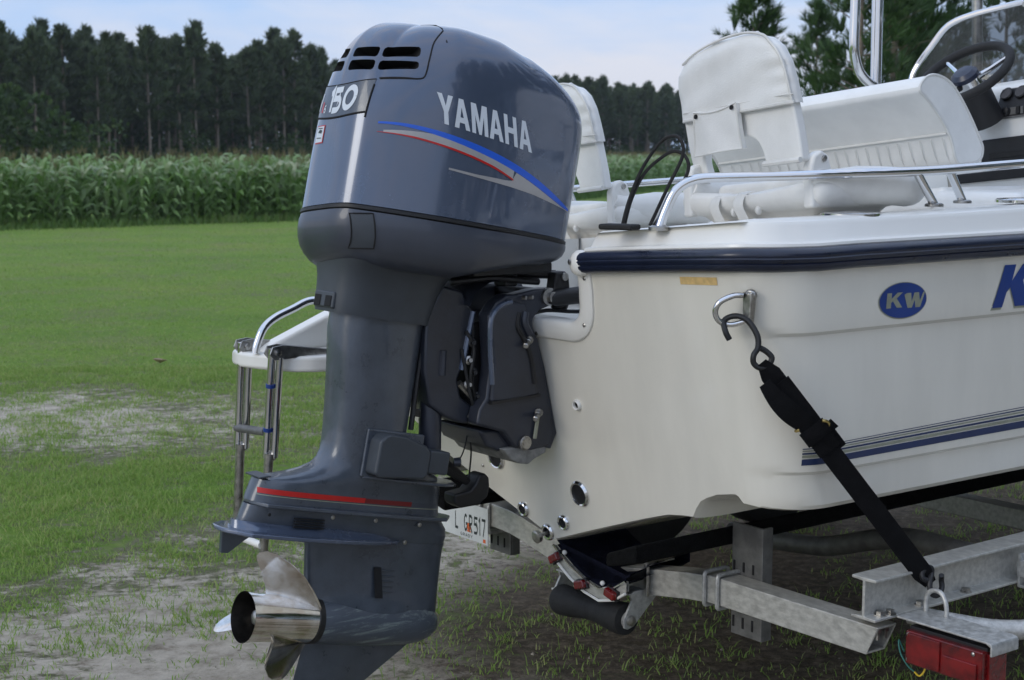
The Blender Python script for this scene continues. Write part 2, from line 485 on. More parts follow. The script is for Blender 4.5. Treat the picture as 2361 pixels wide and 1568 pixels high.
# seams: thin recessed-looking gasket lines laid on the surface
def seam(name, pts3, w, m, parent=cowl, r_seg=6):
    return MOT.part(name, MB().tube(pts3, w, r_seg), m, xf=eng, parent=parent)
sp = [(-.325, 1.035), (-.345, 1.012), (-.36, .985), (-.370, .94), (-.374, .912), (-.380, .893), (-.395, .886), (-.42, .883), (-.448, .878), (-.472, .872)]
seam_pts = [side_hit(x, z, .0002) for x, z in smooth_path([(a, b, 0) for a, b in sp], 5) for x, z in [(x, z)]] if False else [side_hit(p[0], p[1], .0002) for p in smooth_path([(a, b, 0) for a, b in sp], 5)]
seam_pts = [tuple(p) for p in seam_pts if p]
roofp = []
for k in range(13):
    y = -.235 + .47 * k / 12
    h = cowl_bvh.ray_cast(Vector((-.31 + .02 * abs(y) * -4 + .0, y, 2)), Vector((0, 0, -1)))
    if h[0]: roofp.append(tuple(h[0] + h[1] * .0002))
seam('hood_seam', roofp[:7] + [] if False else roofp + [], .0022, M_DARK)
seam('hood_seam', seam_pts, .0022, M_DARK)
for fl in (1, -1):
    hs2 = [on_cowl_dir(-.30, R(180 + fl * an), .886 - .016 * (64 - an) / 28) for an in range(64, 35, -3)]
    seam('hood_seam', [tuple(h) for h in hs2 if h is not None], .0022, M_DARK)

# horsepower plate on the aft face
PL = [(-.212, .842), (-.05, .825), (.05, .825), (.212, .842), (.208, .775), (.19, .752), (.05, .735), (-.05, .735), (-.19, .752), (-.208, .775)]
def aftp(off): return lambda y, z: (lambda h: eng(h) if h is not None else None)(aft_hit(y, z, off))
# note: the plate is laid over the aft face and follows its curve
plate_xf = []
def grid_patch(u0, u1, nu, zl, zh, nv, hit, off):
    rows = []
    for j in range(nv + 1):
        row = []
        for i in range(nu + 1):
            u = u0 + (u1 - u0) * i / nu; t = j / nv
            row.append(tuple(hit(u, zl(u) + (zh(u) - zl(u)) * t, off)))
        rows.append(row)
    return MB().grid(rows)
zl = lambda y: .757 + .012 * (abs(y) / .12) ** 2 - .06 * y
zh = lambda y: .848 + .012 * (abs(y) / .12) ** 2 - .06 * y
hp = MOT.part('power_plate', grid_patch(-.122, .122, 24, zl, zh, 6, aft_hit, .0016), M_LEG, xf=eng, parent=cowl)
edge = [aft_hit(y, zl(y), .001) for y in np.linspace(-.122, .122, 30)]
seam('plate_seam', [tuple(p) for p in edge] , .0028, M_DARK)
edge = [aft_hit(y, zh(y), .001) for y in np.linspace(-.122, .122, 30)]
seam('plate_seam', [tuple(p) for p in edge], .0018, M_DARK)
for sg in (-1, 1):
    e = [aft_hit(sg * .122, z, .001) for z in np.linspace(zl(.122), zh(.122), 8)]
    seam('plate_seam', [tuple(p) for p in e], .0028, M_DARK)
def place_aft(polys, y0, z0, w, h, shear=0.0):
    # text runs from port to starboard (left to right for someone behind the boat)
    return [[(y0 - (p[0] + shear * p[1]) * w, z0 + p[1] * h) for p in q] for q in polys]
def aproj(y, z):
    h = aft_hit(y, z + .012 * (abs(y) / .12) ** 2 - .06 * y, .0026)
    return eng(h) if h is not None else None
def tx(ch, wdt): return [q for st in STK[ch] for q in ribbon(st, wdt)]
dg150 = place_aft(tx('1', .27), .042, .773, .036, .064, .1) + place_aft(tx('5', .26), .014, .773, .038, .064, .1) + place_aft(tx('0', .24), -.033, .773, .050, .064, .1)
decal(MOT, 'power_number', dg150, M_WHT, aproj, parent=cowl, cuts=1)
decal(MOT, 'small_number', place_aft(tx('6', .2), .062, .772, .014, .022, .1), M_WHT, aproj, parent=cowl, cuts=1)
decal(MOT, 'plate_stripe', place_aft([[(0, 0), (1, 0), (1, 1), (0, 1)]], .074, .772, .008, .030, .2), M_SWR, aproj, parent=cowl, cuts=1)
decal(MOT, 'plate_letter', place_aft([[(0, 1), (.28, 1), (.5, .35), (.72, 1), (1, 1), (.64, 0), (.36, 0)]], .112, .776, .032, .050), M_WHT, aproj, parent=cowl, cuts=1)
# registration sticker below the plate
stk = MOT.part('sticker', grid_patch(.035, .082, 4, lambda y: .690 - .06 * y, lambda y: .740 - .06 * y, 4, aft_hit, .0012), M_SWR, xf=eng, parent=cowl)
MOT.part('sticker_face', grid_patch(.038, .079, 4, lambda y: .693 - .06 * y, lambda y: .737 - .06 * y, 4, aft_hit, .002), M_WHT, xf=eng, parent=cowl)
decal(MOT, 'sticker_print', [[(.068, .716), (.048, .714), (.045, .722), (.056, .725), (.064, .722)], [(.072, .727), (.044, .727), (.044, .7295), (.072, .7295)], [(.072, .700), (.044, .700), (.044, .7025), (.072, .7025)]], M_INK, lambda y, z: eng(aft_hit(y, z, .0028)), parent=cowl, cuts=1)

# maker's name and swooshes, both sides
def quad_map(bl, tl, br, tr_):
    def f(u, v):
        a = (bl[0] + (br[0] - bl[0]) * u, bl[1] + (br[1] - bl[1]) * u); b = (tl[0] + (tr_[0] - tl[0]) * u, tl[1] + (tr_[1] - tl[1]) * u)
        return (a[0] + (b[0] - a[0]) * v, a[1] + (b[1] - a[1]) * v)
    return f
WORD = 'YAMAHA'; WD = [.98, 1.02, 1.12, 1.02, .98, 1.02]; GAP = [.02, .14, .1, .14, .14]
tot = sum(WD) + sum(GAP); pos = []; u = 0
for i, w in enumerate(WD):
    pos.append(u); u += w + (GAP[i] if i < 5 else 0)
for sgn in (-1, 1):
    qm = quad_map((-.328, .784), (-.344, .862), (-.031, .764), (-.055, .842))
    def sproj(x, z, off=.0013, s=sgn):
        h = side_hit(x, z, off, s)
        return eng(h) if h is not None else None
    pol = []
    for i, chx in enumerate(WORD):
        for q in LET[chx]:
            pts = [((pos[i] + p[0] * WD[i]) / tot, p[1]) for p in q]
            if sgn > 0: pts = [(1 - a, b) for a, b in pts]
            pol.append([qm(a, b) for a, b in pts])
    decal(MOT, 'name_decal', pol, M_WHT, sproj, parent=cowl, cuts=2)
    def strip(lo, hi, m, off, x0, x1, name='swoosh', n=40):
        rows = [[], []]
        mb = MB()
        Rr = []
        for k in range(n + 1):
            x = x0 + (x1 - x0) * k / n
            zl_, zh_ = lo(x), hi(x)
            r = [sproj(x, zl_ + (zh_ - zl_) * t, off) for t in (0, .33, .67, 1)]
            if any(q is None for q in r): continue
            Rr.append(r)
        MOT.part(name, mb.grid(Rr), m, parent=cowl)
    # upper edge of blue, lower edge of blue, upper/lower edge of red, lower edge of silver
    XS = [-.470, -.40, -.337, -.27, -.212, -.14, -.062, .03, .10, .160]
    UB = [.7555, .7625, .763, .7575, .747, .735, .719, .688, .663, .638]
    LB = [.7505, .7535, .7505, .742, .730, .716, .699, .670, .648, .634]
    f = lambda Y: (lambda x: interp(x, XS, Y))
    cs = lambda Y: (lambda x, C=np.polyfit(XS, Y, 5): float(np.polyval(C, x)))
    ub, lb = cs(UB), cs(LB)
    strip(lambda x: min(lb(x), ub(x) - .0005), ub, M_SWB, .0014, -.468, .155)
    # silver body between blue and red / lower edge
    XR = [-.469, -.40, -.332, -.27, -.206, -.14, -.077]; LR = [.728, .729, .7255, .718, .707, .694, .675]
    lr = lambda x, C=np.polyfit(XR, LR, 4): float(np.polyval(C, x))
    strip(lambda x: lr(x) + .0005, lambda x: lr(x) + .0005 + (lb(x) - lr(x) - .0005) * min(1, .25 + (x + .46) / .16), M_SILV, .0013, -.455, -.082)
    strip(lr, lambda x: lr(x) + interp(x, [-.47, -.38, -.15, -.08], [.001, .0048, .0062, .004]), M_SWR, .0018, -.468, -.080)
    # lower silver tail
    lo2 = lambda x: interp(x, [-.281, -.2, -.086, 0, .075, .13, .162], [.666, .662, .658, .653, .644, .637, .631])
    hi2 = lambda x: interp(x, [-.281, -.2, -.1, -.083], [.671, .6695, .673, .676]) if x < -.083 else lb(x) - .0008
    strip(lo2, hi2, M_SILV, .0013, -.281, .157)
# gasket between cowl and pan
gr = [(b[0] * 1.0 + (-.0), b[1] * 1.0, z_seam(b[0], b[1]) - .008) for b in ring]
gk = []
for k in range(nr):
    p = Vector(gr[k]); c = Vector((-.2, 0, p.z)); d = (p - c).normalized(); gk.append(tuple(p - d * .004))
MOT.part('gasket', MB().tube(gk, .0085, 6, False, True), M_BLK, xf=eng)
# lower pan
rows = []
prof = [(1.004, -.016), (1.012, -.03), (1.012, -.05), (.998, -.078), (.97, -.10), (.925, -.12), (.86, -.138), (.78, -.150), (.66, -.158)]
def pan_xf(b, k, dz):
    zz = z_seam(b[0], b[1])
    fwd = max(0, min(1, (b[0] + .15) / .3))
    low = dz * (1 - .42 * fwd)
    x = -.2 + (b[0] + .2) * (k if b[0] > -.2 else k)
    return (x, b[1] * k, zz + low)
rows = [[pan_xf(b, k, dz) for b in ring] for k, dz in prof]
pan = MOT.part('lower_pan', MB().grid(rows, True, True, True), M_PAN, xf=eng, sharp=60)
pan_bvh = BVHTree.FromPolygons([Vector(p) for r in rows for p in r], MB().grid(rows, True).f)
# latch cover on the pan, just round the corner
def pan_hit(x, z, off=.0015):
    h = pan_bvh.ray_cast(Vector((x, -1, z)), Vector((0, 1, 0)))
    if h[0] is None: return None
    n = h[1] if h[1].y < 0 else -h[1]
    return tuple(h[0] + n * off)
lrows = []
for j in range(7):
    z = .503 - .088 * j / 6
    row = [pan_hit(x + .022 * j / 6, z + .010 * (x + .497) / .05, .003) for x in np.linspace(-.496, -.449, 6)]
    if all(row): lrows.append(row)
if len(lrows) > 2:
    MOT.part('latch_cover', MB().grid(lrows), M_APRON, xf=eng, parent=pan)
    edge = [r[0] for r in lrows] + lrows[-1][1:] + [r[-1] for r in reversed(lrows[:-1])] + list(reversed(lrows[0][:-1]))
    MOT.part('latch_gap', MB().tube(edge[:-1], .0022, 6, False, True), M_DARK, xf=eng, parent=pan)

# leg: apron, midsection, splash plate, gearcase, skeg
def foil(xa, xf_, w, z, n=36, e=2.6, sharpf=0.0, tilt=0.0):
    xc, a = (xa + xf_) / 2, (xf_ - xa) / 2; out = []
    for k in range(n):
        t = 2 * math.pi * k / n; c, s_ = math.cos(t), math.sin(t)
        px = math.copysign(abs(c) ** (2 / e), c); py = math.copysign(abs(s_) ** (2 / e), s_)
        out.append((xc + a * px, w * py * (1 - sharpf * max(0, px) ** 2 - 0 * px), z + tilt * (px * a)))
    return out
ap = [(.425, -.475, -.08, .160), (.40, -.468, -.09, .15), (.375, -.461, -.105, .126), (.34, -.455, -.118, .112), (.30, -.452, -.125, .107), (.26, -.450, -.130, .104), (.243, -.447, -.133, .102)]
apron = MOT.part('leg_apron', MB().grid([foil(a, f_, w, z, e=3.6, tilt=.02) for z, a, f_, w in ap], True, True, True), M_APRON, xf=eng, sharp=60)
mid = [(.26, -.428, -.150, .088), (.20, -.428, -.152, .088), (.10, -.412, -.150, .086), (0, -.398, -.148, .085), (-.06, -.391, -.147, .084), (-.11, -.388, -.12, .083), (-.14, -.390, -.09, .083), (-.16, -.398, -.04, .083), (-.178, -.415, .0, .082), (-.195, -.450, .01, .081), (-.210, -.500, .018, .079), (-.222, -.553, .022, .077), (-.231, -.592, .024, .074), (-.252, -.598, .026, .073), (-.275, -.604, .030, .071), (-.290, -.607, .034, .071)]
leg = MOT.part('leg', MB().grid([foil(a + .020, f_ + (.010 if z > -.1 else 0), w, z, e=3.0) for z, a, f_, w in mid], True, True, True), M_LEG, xf=eng, sharp=50)
# exhaust relief outlet
for k, (dx) in enumerate((-.474, -.452)):
    pass
ex_ = MOT.part('exhaust_outlet', MB().box((-.424, -.0, .272), (.062, .104, .046)), M_APRON, xf=eng, parent=apron, bevel=.006)
for yy in (-.053, .053):
    MOT.part('outlet_opening', MB().box((-.430, yy, .268), (.024, .004, .030)), M_DARK, xf=eng, parent=apron, bevel=.003)
for yy in (-.028, .028):
    MOT.part('outlet_opening', MB().box((-.4555, yy, .268), (.004, .032, .030)), M_DARK, xf=eng, parent=apron, bevel=.003)
# rubber edge strip down the front of the leg
MOT.part('edge_strip', MB().tube([(-.147, -.055, .24), (-.146, -.058, .10), (-.140, -.06, -.05)], .008, 8), M_BLK, xf=eng, parent=leg)
MOT.part('strip_clip', MB().box((-.132, -.062, .0), (.022, .012, .022)), M_BLK, xf=eng, parent=leg, bevel=.002)
# red stripe and fine line, both sides
def leg_side(z, x):
    zz = [m_[0] for m_ in mid][::-1]
    xa = interp(z, zz, [m_[1] for m_ in mid][::-1]) + .020; xf_ = interp(z, zz, [m_[2] for m_ in mid][::-1]); w = interp(z, zz, [m_[3] for m_ in mid][::-1])
    px = (x - (xa + xf_) / 2) / ((xf_ - xa) / 2); px = max(-1, min(1, px))
    return w * (1 - abs(px) ** 3.0) ** (1 / 3.0)
for sgn in (-1, 1):
    def lstrip(name, z0, z1, x0, x1, m, off):
        MOT.part(name, MB().grid([[(x, sgn * (leg_side(z, x) + off), z) for z in (z0, (z0 + z1) / 2, z1)] for x in np.linspace(x0, x1, 50)]), m, xf=eng, parent=leg)
    lstrip('red_stripe', -.2655, -.2515, -.574, -.26, M_SWR, .0012)
    lstrip('red_stripe', -.2655, -.2525, -.26, -.10, M_DRED, .0012)
    lstrip('red_stripe', -.2655, -.2535, -.10, .0, M_PAN, .0012)
    lstrip('pin_stripe', -.2705, -.2685, -.575, .01, M_DGOLD, .0012)
# splash plate flange at the joint between leg and gearcase
def plate(xs, ws, z0, th, tilt=0):
    top, bot = [], []
    L_ = [(x, -w) for x, w in zip(xs, ws)] + [(x, w) for x, w in reversed(list(zip(xs, ws)))]
    return MB().prism(L_, 'z', z0, z0 + th)
MOT.part('splash_plate', plate([-.29, -.24, -.12, -.02, .03, .068], [.088, .105, .115, .112, .085, .012], -.196, .009), M_LEG, xf=eng, bevel=.003)
MOT.part('joint_flange', plate([-.580, -.555, -.4, -.2, -.05, .03, .082], [.025, .070, .086, .09, .09, .072, .010], -.300, .011), M_LEG, xf=eng, bevel=.003)
# upper gearcase block
gb = [(-.300, -.590, .045, .070), (-.33, -.597, .072, .062), (-.352, -.603, .078, .056), (-.372, -.598, .074, .050)]
gear = MOT.part('gearcase', MB().grid([foil(a, f_, w, z, e=2.8) for z, a, f_, w in gb], True, True, True), M_LEG, xf=eng, sharp=50)
# anti-ventilation plate, wider over the propeller, with drooped edge
MOT.part('anti_ventilation_plate', plate([-.658, -.650, -.60, -.45, -.30, -.20, -.12, -.085], [.012, .045, .095, .112, .108, .090, .062, .03], -.378, .012), M_ENG, xf=eng, parent=gear, bevel=.004)
MOT.part('plate_fairing', MB().grid([foil(-.62, -.1, w, z, e=2.4) for z, w in ((-.366, .085), (-.357, .07), (-.345, .058))], True, True, True), M_ENG, xf=eng, parent=gear, sharp=60)
MOT.part('trim_tab', MB().prism([(-.644, -.378), (-.59, -.378), (-.545, -.380), (-.575, -.402), (-.615, -.437), (-.637, -.437)], 'y', -.007, .007), M_LEG, xf=eng, parent=gear, bevel=.002)
# lower strut
st = []
for z in np.linspace(-.372, -.575, 12):
    t = (-.372 - z) / .2
    xa = interp(t, [0, .12, .3, .8, 1], [-.398, -.384, -.378, -.362, -.352]); xf_ = interp(t, [0, .1, .5, 1], [.082, .078, .083, .090])
    w = interp(t, [0, .5, .75, .9, 1], [.047, .043, .047, .054, .062])
    st.append(foil(xa, xf_, w, z, e=2.05))
MOT.part('strut', MB().grid(st, True, True, True), M_LEG, xf=eng, parent=gear, sharp=60)
# torpedo with scuffed nose
tp = []
for x, r in ((-.325, .064), (-.318, .0675), (-.25, .070), (-.12, .0705), (-.02, .068), (.03, .060), (.065, .047), (.088, .030), (.098, .012), (.100, .002)):
    tp.append([(x, r * math.cos(a), -.608 - interp(x, [-.1, .1], [0, -.0]) + r * math.sin(a)) for a in [2 * math.pi * k / 28 for k in range(28)]])
m_scuff = bpy.data.materials.new('scuffed_leg_paint'); m_scuff.use_nodes = True
n_ = m_scuff.node_tree; p_ = n_.nodes['Principled BSDF']; t_ = n_.nodes.new('ShaderNodeTexCoord'); mp_ = n_.nodes.new('ShaderNodeMapping')
mp_.inputs['Scale'].default_value = (3.5, 14, 26); n_.links.new(t_.outputs['Object'], mp_.inputs['Vector'])
z_ = n_.nodes.new('ShaderNodeTexNoise'); z_.inputs['Scale'].default_value = 1.6; z_.inputs['Detail'].default_value = 8; z_.inputs['Roughness'].default_value = .8; z_.inputs['Distortion'].default_value = .8
n_.links.new(mp_.outputs['Vector'], z_.inputs['Vector']); r_ = n_.nodes.new('ShaderNodeValToRGB')
r_.color_ramp.elements[0].position = .50; r_.color_ramp.elements[0].color = (.066, .08, .102, 1); r_.color_ramp.elements[1].position = .62; r_.color_ramp.elements[1].color = (.20, .245, .24, 1)
n_.links.new(z_.outputs['Fac'], r_.inputs['Fac']); n_.links.new(r_.outputs['Color'], p_.inputs['Base Color']); p_.inputs['Roughness'].default_value = .45; p_.inputs['Metallic'].default_value = .1
MOT.part('torpedo', MB().grid(tp, True, True, True), m_scuff, xf=eng, parent=gear, sharp=60)
MOT.part('skeg', MB().grid([[(-.333, 0, -.655), (-.2, -.011, -.655), (-.02, -.011, -.655), (.055, 0, -.640), (-.02, .011, -.655), (-.2, .011, -.655)], [(-.350, 0, -.80), (-.27, -.008, -.80), (-.16, -.007, -.80), (-.110, 0, -.778), (-.16, .007, -.80), (-.27, .008, -.80)], [(-.350, 0, -.872), (-.32, -.005, -.872), (-.27, -.004, -.872), (-.235, 0, -.862), (-.27, .004, -.872), (-.32, .005, -.872)]], True, True, True), M_LEG, xf=eng, parent=gear, sharp=50)
for sgn in (-1, 1):
    inl = MOT.part('water_inlet', MB().grid([[(-.178, sgn * .0475, -.446), (-.152, sgn * .0475, -.446)], [(-.168, sgn * .0535, -.50), (-.142, sgn * .0535, -.50)], [(-.165, sgn * .061, -.531), (-.139, sgn * .061, -.531)]]), M_DARK, xf=eng, parent=gear)
    for k in range(5):
        z = -.455 - .015 * k
        MOT.part('inlet_rib', MB().tube([(-.15, sgn * (.046 + .001 * k + .001), z), (-.11, sgn * (.045 + .001 * k), z), (-.10, sgn * (.043 + .001 * k), z)], [.0022, .0018, .0004], 6), M_LEG, xf=eng, parent=gear)
    for k in range(4):
        z = -.323 - .0075 * k
        MOT.part('vent_louvre', MB().box((-.42, sgn * .0655, z), (.095, .004, .0035)), M_DARK, xf=eng, parent=gear)
    for x, z in ((-.35, -.312), (-.21, -.312), (-.06, -.315), (-.10, -.368)):
        MOT.part('bolt', MB().lathe([(0, .0065), (.006, .0065), (.007, .004)], (x, sgn * .062, z), (0, sgn, 0), 8), M_STEEL, xf=eng, parent=gear)
    MOT.part('bolt', MB().lathe([(0, .005), (.002, .004)], (-.545, sgn * .0655, -.318), (0, sgn, 0), 8), M_DARK, xf=eng, parent=gear)
# rear cap of the exhaust housing shelf
MOT.part('shelf_cap', MB().box((-.562, 0, -.2225), (.034, .085, .005), Matrix.Rotation(-.22, 3, 'Y')), M_APRON, xf=eng, parent=leg, bevel=.002)
# grey rubber mount covers either side
for sgn in (-1, 1):
    mcv = MOT.part('mount_cover', MB().prism([(-.285, -.085), (-.27, -.068), (-.255, -.062), (-.20, -.064), (-.13, -.084), (-.112, -.10), (-.112, -.165), (-.125, -.178), (-.275, -.186), (-.287, -.175)], 'y', sgn * .07, sgn * .142), M_APRON, xf=eng, bevel=.012, seg=3)
    MOT.part('mount_flange', MB().box((-.203, sgn * .084, -.125), (.19, .012, .135)), M_LEG, xf=eng, parent=mcv, bevel=.005)
    MOT.part('mount_block', MB().box((-.072, sgn * .095, -.128), (.068, .07, .066)), M_APRON, xf=eng, parent=mcv, bevel=.006)

# propeller: hub with flared aft end, three swept blades
PROP = MB().lathe([(-.535, .0695), (-.530, .0690), (-.50, .0655), (-.42, .0648), (-.33, .0650)], (0, 0, -.608), (1, 0, 0), 40, False)
hub = MOT.part('propeller', PROP, M_PROP, xf=eng, sharp=60)
MOT.part('hub_bore', MB().lathe([(-.535, .0682), (-.50, .062), (-.44, .057), (-.44, .001)], (0, 0, -.608), (1, 0, 0), 40, False), M_BORE, xf=eng, parent=hub)
MOT.part('hub_ring', MB().lathe([(-.332, .060), (-.332, .0685), (-.316, .0685), (-.316, .060)], (0, 0, -.608), (1, 0, 0), 36), M_BLK, xf=eng)
MOT.part('hub_core', MB().lathe([(-.47, .045), (-.46, .05), (-.43, .05)], (0, 0, -.608), (1, 0, 0), 20), M_DARK, xf=eng, parent=hub)
MOT.part('hub_nut', MB().lathe([(-.505, .012), (-.50, .02), (-.475, .022), (-.47, .03)], (0, 0, -.608), (1, 0, 0), 10), M_STEEL, xf=eng, parent=hub)
def blade(phi0):
    mbl = MB(); NT_, NS = 12, 14
    sides = []
    for th in (0.0, 1.0):
        rows = []
        for j in range(NT_ + 1):
            t = j / NT_; r = .062 + t * .128
            # chord narrows in a straight line from the root, with a rounded tip
            c = math.sqrt(max(0, 1 - max(0, (t - .72) / .29) ** 2.2)) if t > .72 else 1
            w_ = (1 - .56 * t); s0 = .06 * t + (1 - c) * w_ * .5; s1 = s0 + w_ * c
            row = []
            for k in range(NS + 1):
                q = s0 + (max(s1, s0 + .02) - s0) * k / NS
                phi = R(phi0 + (-6 + q * 62) * (1 - .22 * t))
                x = -.475 + q * .150 - .085 * t ** 1.3 * (1 - .3 * q) + (.010 * math.sin(math.pi * q))
                thick = .0042 * (1 - .75 * t) * math.sin(math.pi * min(.95, max(.05, k / NS))) + .0006
                x += (thick if th else -thick)
                row.append((x, -r * math.sin(phi), -.608 + r * math.cos(phi)))
            rows.append(row)
        sides.append(rows)
    mbl.grid(sides[0]); mbl.grid([list(reversed(r)) for r in sides[1]])
    a, b = sides
    per = lambda rows: [r[0] for r in rows] + rows[-1][1:] + [r[-1] for r in reversed(rows[:-1])]
    mbl.grid([per(a), per(b)])
    return mbl
for k in range(3):
    MOT.part('propeller_blade', blade(4 + 120 * k), M_PROP, xf=eng, parent=hub, sharp=60)

# swivel bracket, tilt tube and transom clamps (these do not tilt with the leg)
bp = sc
swv = [(-.50, 1.385), (-.43, 1.365), (-.415, 1.325), (-.392, 1.305), (-.415, 1.22), (-.437, 1.14), (-.452, 1.11), (-.440, 1.06), (-.385, 1.02), (-.375, .975), (-.44, .985), (-.492, 1.006), (-.548, 1.046), (-.566, 1.15), (-.558, 1.30)]
sw = MOT.part('swivel_bracket', MB().prism(swv, 'y', -.085, .085), M_BRK, xf=bp, bevel=.010)
MOT.part('steering_tube', MB().lathe([(0, .033), (.25, .033), (.26, .03)], (-.520, -.04, .90), (0.02, 0, 1), 20), M_BRK, xf=bp, parent=sw)
for sgn in (-1, 1):
    MOT.part('bracket_rib', MB().tube([(-.398, sgn * .083, 1.305), (-.420, sgn * .084, 1.22), (-.440, sgn * .084, 1.14)], .009, 8), M_ENG, xf=bp, parent=sw)
    MOT.part('cast_boss', MB().tube([(-.502, sgn * .085, 1.20), (-.507, sgn * .085, 1.13)], .011, 8), M_BRK, xf=bp, parent=sw)
    clp = [(-.400, 1.296), (-.372, 1.332), (-.335, 1.352), (-.300, 1.352), (-.235, 1.362), (-.185, 1.364), (-.10, 1.360), (-.088, 1.330), (-.17, 1.312), (-.212, 1.300), (-.226, 1.288), (-.238, 1.272), (-.237, 1.255), (-.212, 1.195), (-.190, 1.10), (-.170, 1.002), (-.160, .944), (-.172, .895), (-.245, .890), (-.305, .905), (-.345, .955), (-.44, .985), (-.432, 1.03), (-.405, 1.06), (-.392, 1.15)]
    clp = [(x + .014, z) for x, z in clp]
    y0, y1 = (-.142, -.088) if sgn < 0 else (.088, .142)
    cb = MOT.part('clamp_bracket', MB().prism(clp, 'y', y0, y1), M_BRK, xf=bp, bevel=.010, seg=3)
    # the flat foot that bolts to the transom
    ft = [(-.205, 1.22), (-.226, 1.22), (-.196, 1.10), (-.176, 1.0), (-.168, .945), (-.180, .895), (-.155, .885), (-.132, .93), (-.148, 1.0), (-.178, 1.13)]
    MOT.part('clamp_foot', MB().prism(ft, 'y', *((-.138, -.06) if sgn < 0 else (.06, .138))), M_BRK, xf=bp, parent=cb, bevel=.004)
    MOT.part('raised_panel', MB().prism([(-.385, 1.285), (-.36, 1.318), (-.30, 1.330), (-.255, 1.322), (-.262, 1.27), (-.242, 1.17), (-.214, 1.055), (-.30, 1.045), (-.385, 1.05), (-.375, 1.16)], 'y', *((-.155, -.137) if sgn < 0 else (.137, .155))), M_BRK, xf=bp, parent=cb, bevel=.008, seg=3)
    MOT.part('bracket_rib', MB().tube(smooth_path([(-.378, sgn * .149, 1.10), (-.385, sgn * .149, 1.22), (-.380, sgn * .149, 1.29), (-.35, sgn * .149, 1.322), (-.31, sgn * .149, 1.332)], 4), .008, 8), M_ENG, xf=bp, parent=cb)
    for (x, z, l) in ((-.272, 1.208, .05), (-.236, .992, .05)):
        bl = MB().lathe([(0, .013), (.006, .013), (.007, .010), (.02, .010), (.021, .0085), (.05, .0085), (.052, .006)], (x + .03, sgn * .146, z + .01), (-.75, sgn * .62, -.25), 10)
        MOT.part('mounting_bolt', bl, M_STEEL, xf=bp, parent=cb)
    MOT.part('slot_plate', MB().box((-.218, sgn * .149, .96), (.012, .006, .07), Matrix.Rotation(.18, 3, 'Y')), M_DGOLD, xf=bp, parent=cb, bevel=.002)
    MOT.part('pivot_bolt', MB().lathe([(0, .021), (.008, .021), (.010, .016), (.012, .016)], (-.258, sgn * .143, .917), (0, sgn, 0), 20), M_STEEL, xf=bp, parent=cb)
    MOT.part('tilt_nut', MB().lathe([(0, .026), (.012, .026), (.014, .016), (.03, .016), (.032, .012)], (-.172, sgn * .143, 1.339), (0, sgn, 0), 16), M_STEEL, xf=bp, parent=cb)
MOT.part('tilt_tube', MB().lathe([(-.145, .022), (.145, .022)], (-.172, 0, 1.339), (0, 1, 0), 16), M_BLK, xf=bp)
MOT.part('bracket_hood', MB().grid([[(x, y, z + .012 * math.cos(y / .14 * 1.4)) for y in np.linspace(-.115, .115, 9)] for x, z in ((-.43, 1.318), (-.41, 1.355), (-.36, 1.383), (-.30, 1.388), (-.22, 1.382))]), M_BRK, xf=bp)
MOT.part('trim_ram', MB().tube([(-.44, -.07, 1.10), (-.36, -.07, 1.02)], .011, 10), M_STEEL, xf=bp)
MOT.part('trim_ram', MB().tube([(-.44, .07, 1.10), (-.36, .07, 1.02)], .011, 10), M_STEEL, xf=bp)
MOT.part('tilt_cylinder', MB().tube([(-.40, 0, 1.25), (-.30, 0, .92)], .035, 16), M_BLK, xf=bp)
MOT.part('bracket_core', MB().prism([(-.40, 1.27), (-.25, 1.29), (-.24, 1.2), (-.20, .95), (-.33, .92), (-.40, 1.0)], 'y', -.08, .08), M_BLK, xf=bp, bevel=.01)
an = MB().prism([(-.33, .905), (-.30, .87), (-.27, .855), (-.235, .848), (-.21, .862), (-.17, .875), (-.168, .895), (-.24, .905)], 'y', -.135, .135)
MOT.part('zinc_anode', an, M_GALV2, xf=bp, bevel=.006)
MOT.part('ram_housing', MB().prism([(-.40, .965), (-.372, .915), (-.33, .893), (-.27, .90), (-.26, .955)], 'y', -.115, .115), M_BRK, xf=bp, bevel=.012, seg=3)
# small hardware in the gap between the swivel bracket and the clamp
for k, (x, z) in enumerate(((-.405, 1.215), (-.412, 1.165), (-.400, 1.13), (-.415, 1.095), (-.39, 1.06))):
    MOT.part('bracket_fitting', MB().lathe([(0, .012), (.012, .013), (.014, .007), (.026, .006)], (x, -.085 + .006 * (k % 2), z), (-.3, -1, .1), 10), M_STEEL if k % 2 else M_BLK, xf=bp)
MOT.part('trim_hose', MB().tube(smooth_path([(-.425, -.088, 1.25), (-.405, -.10, 1.20), (-.418, -.10, 1.12), (-.40, -.095, 1.05), (-.42, -.09, 1.0)], 5), .0055, 8), M_BLK, xf=bp)
MOT.part('trim_hose', MB().tube(smooth_path([(-.44, -.086, 1.20), (-.43, -.098, 1.12), (-.41, -.10, 1.04), (-.37, -.095, .99)], 5), .005, 8), M_RUB, xf=bp)
MOT.part('casting_step', MB().prism([(-.385, 1.052), (-.21, 1.058), (-.21, 1.050), (-.385, 1.043)], 'y', -.158, -.14), M_BLK, xf=bp)
MOT.part('recess_shade_line', MB().tube(smooth_path([(-.285, -.152, 1.30), (-.292, -.155, 1.26), (-.272, -.156, 1.225), (-.245, -.156, 1.17), (-.23, -.155, 1.09)], 5), .0075, 8), M_BLK, xf=bp)  # raised black line that paints the shade of a recess in the casting
MOT.part('cast_boss', MB().tube(smooth_path([(-.262, -.152, 1.30), (-.268, -.156, 1.27), (-.250, -.157, 1.235)], 5), .012, 10), M_BRK, xf=bp)
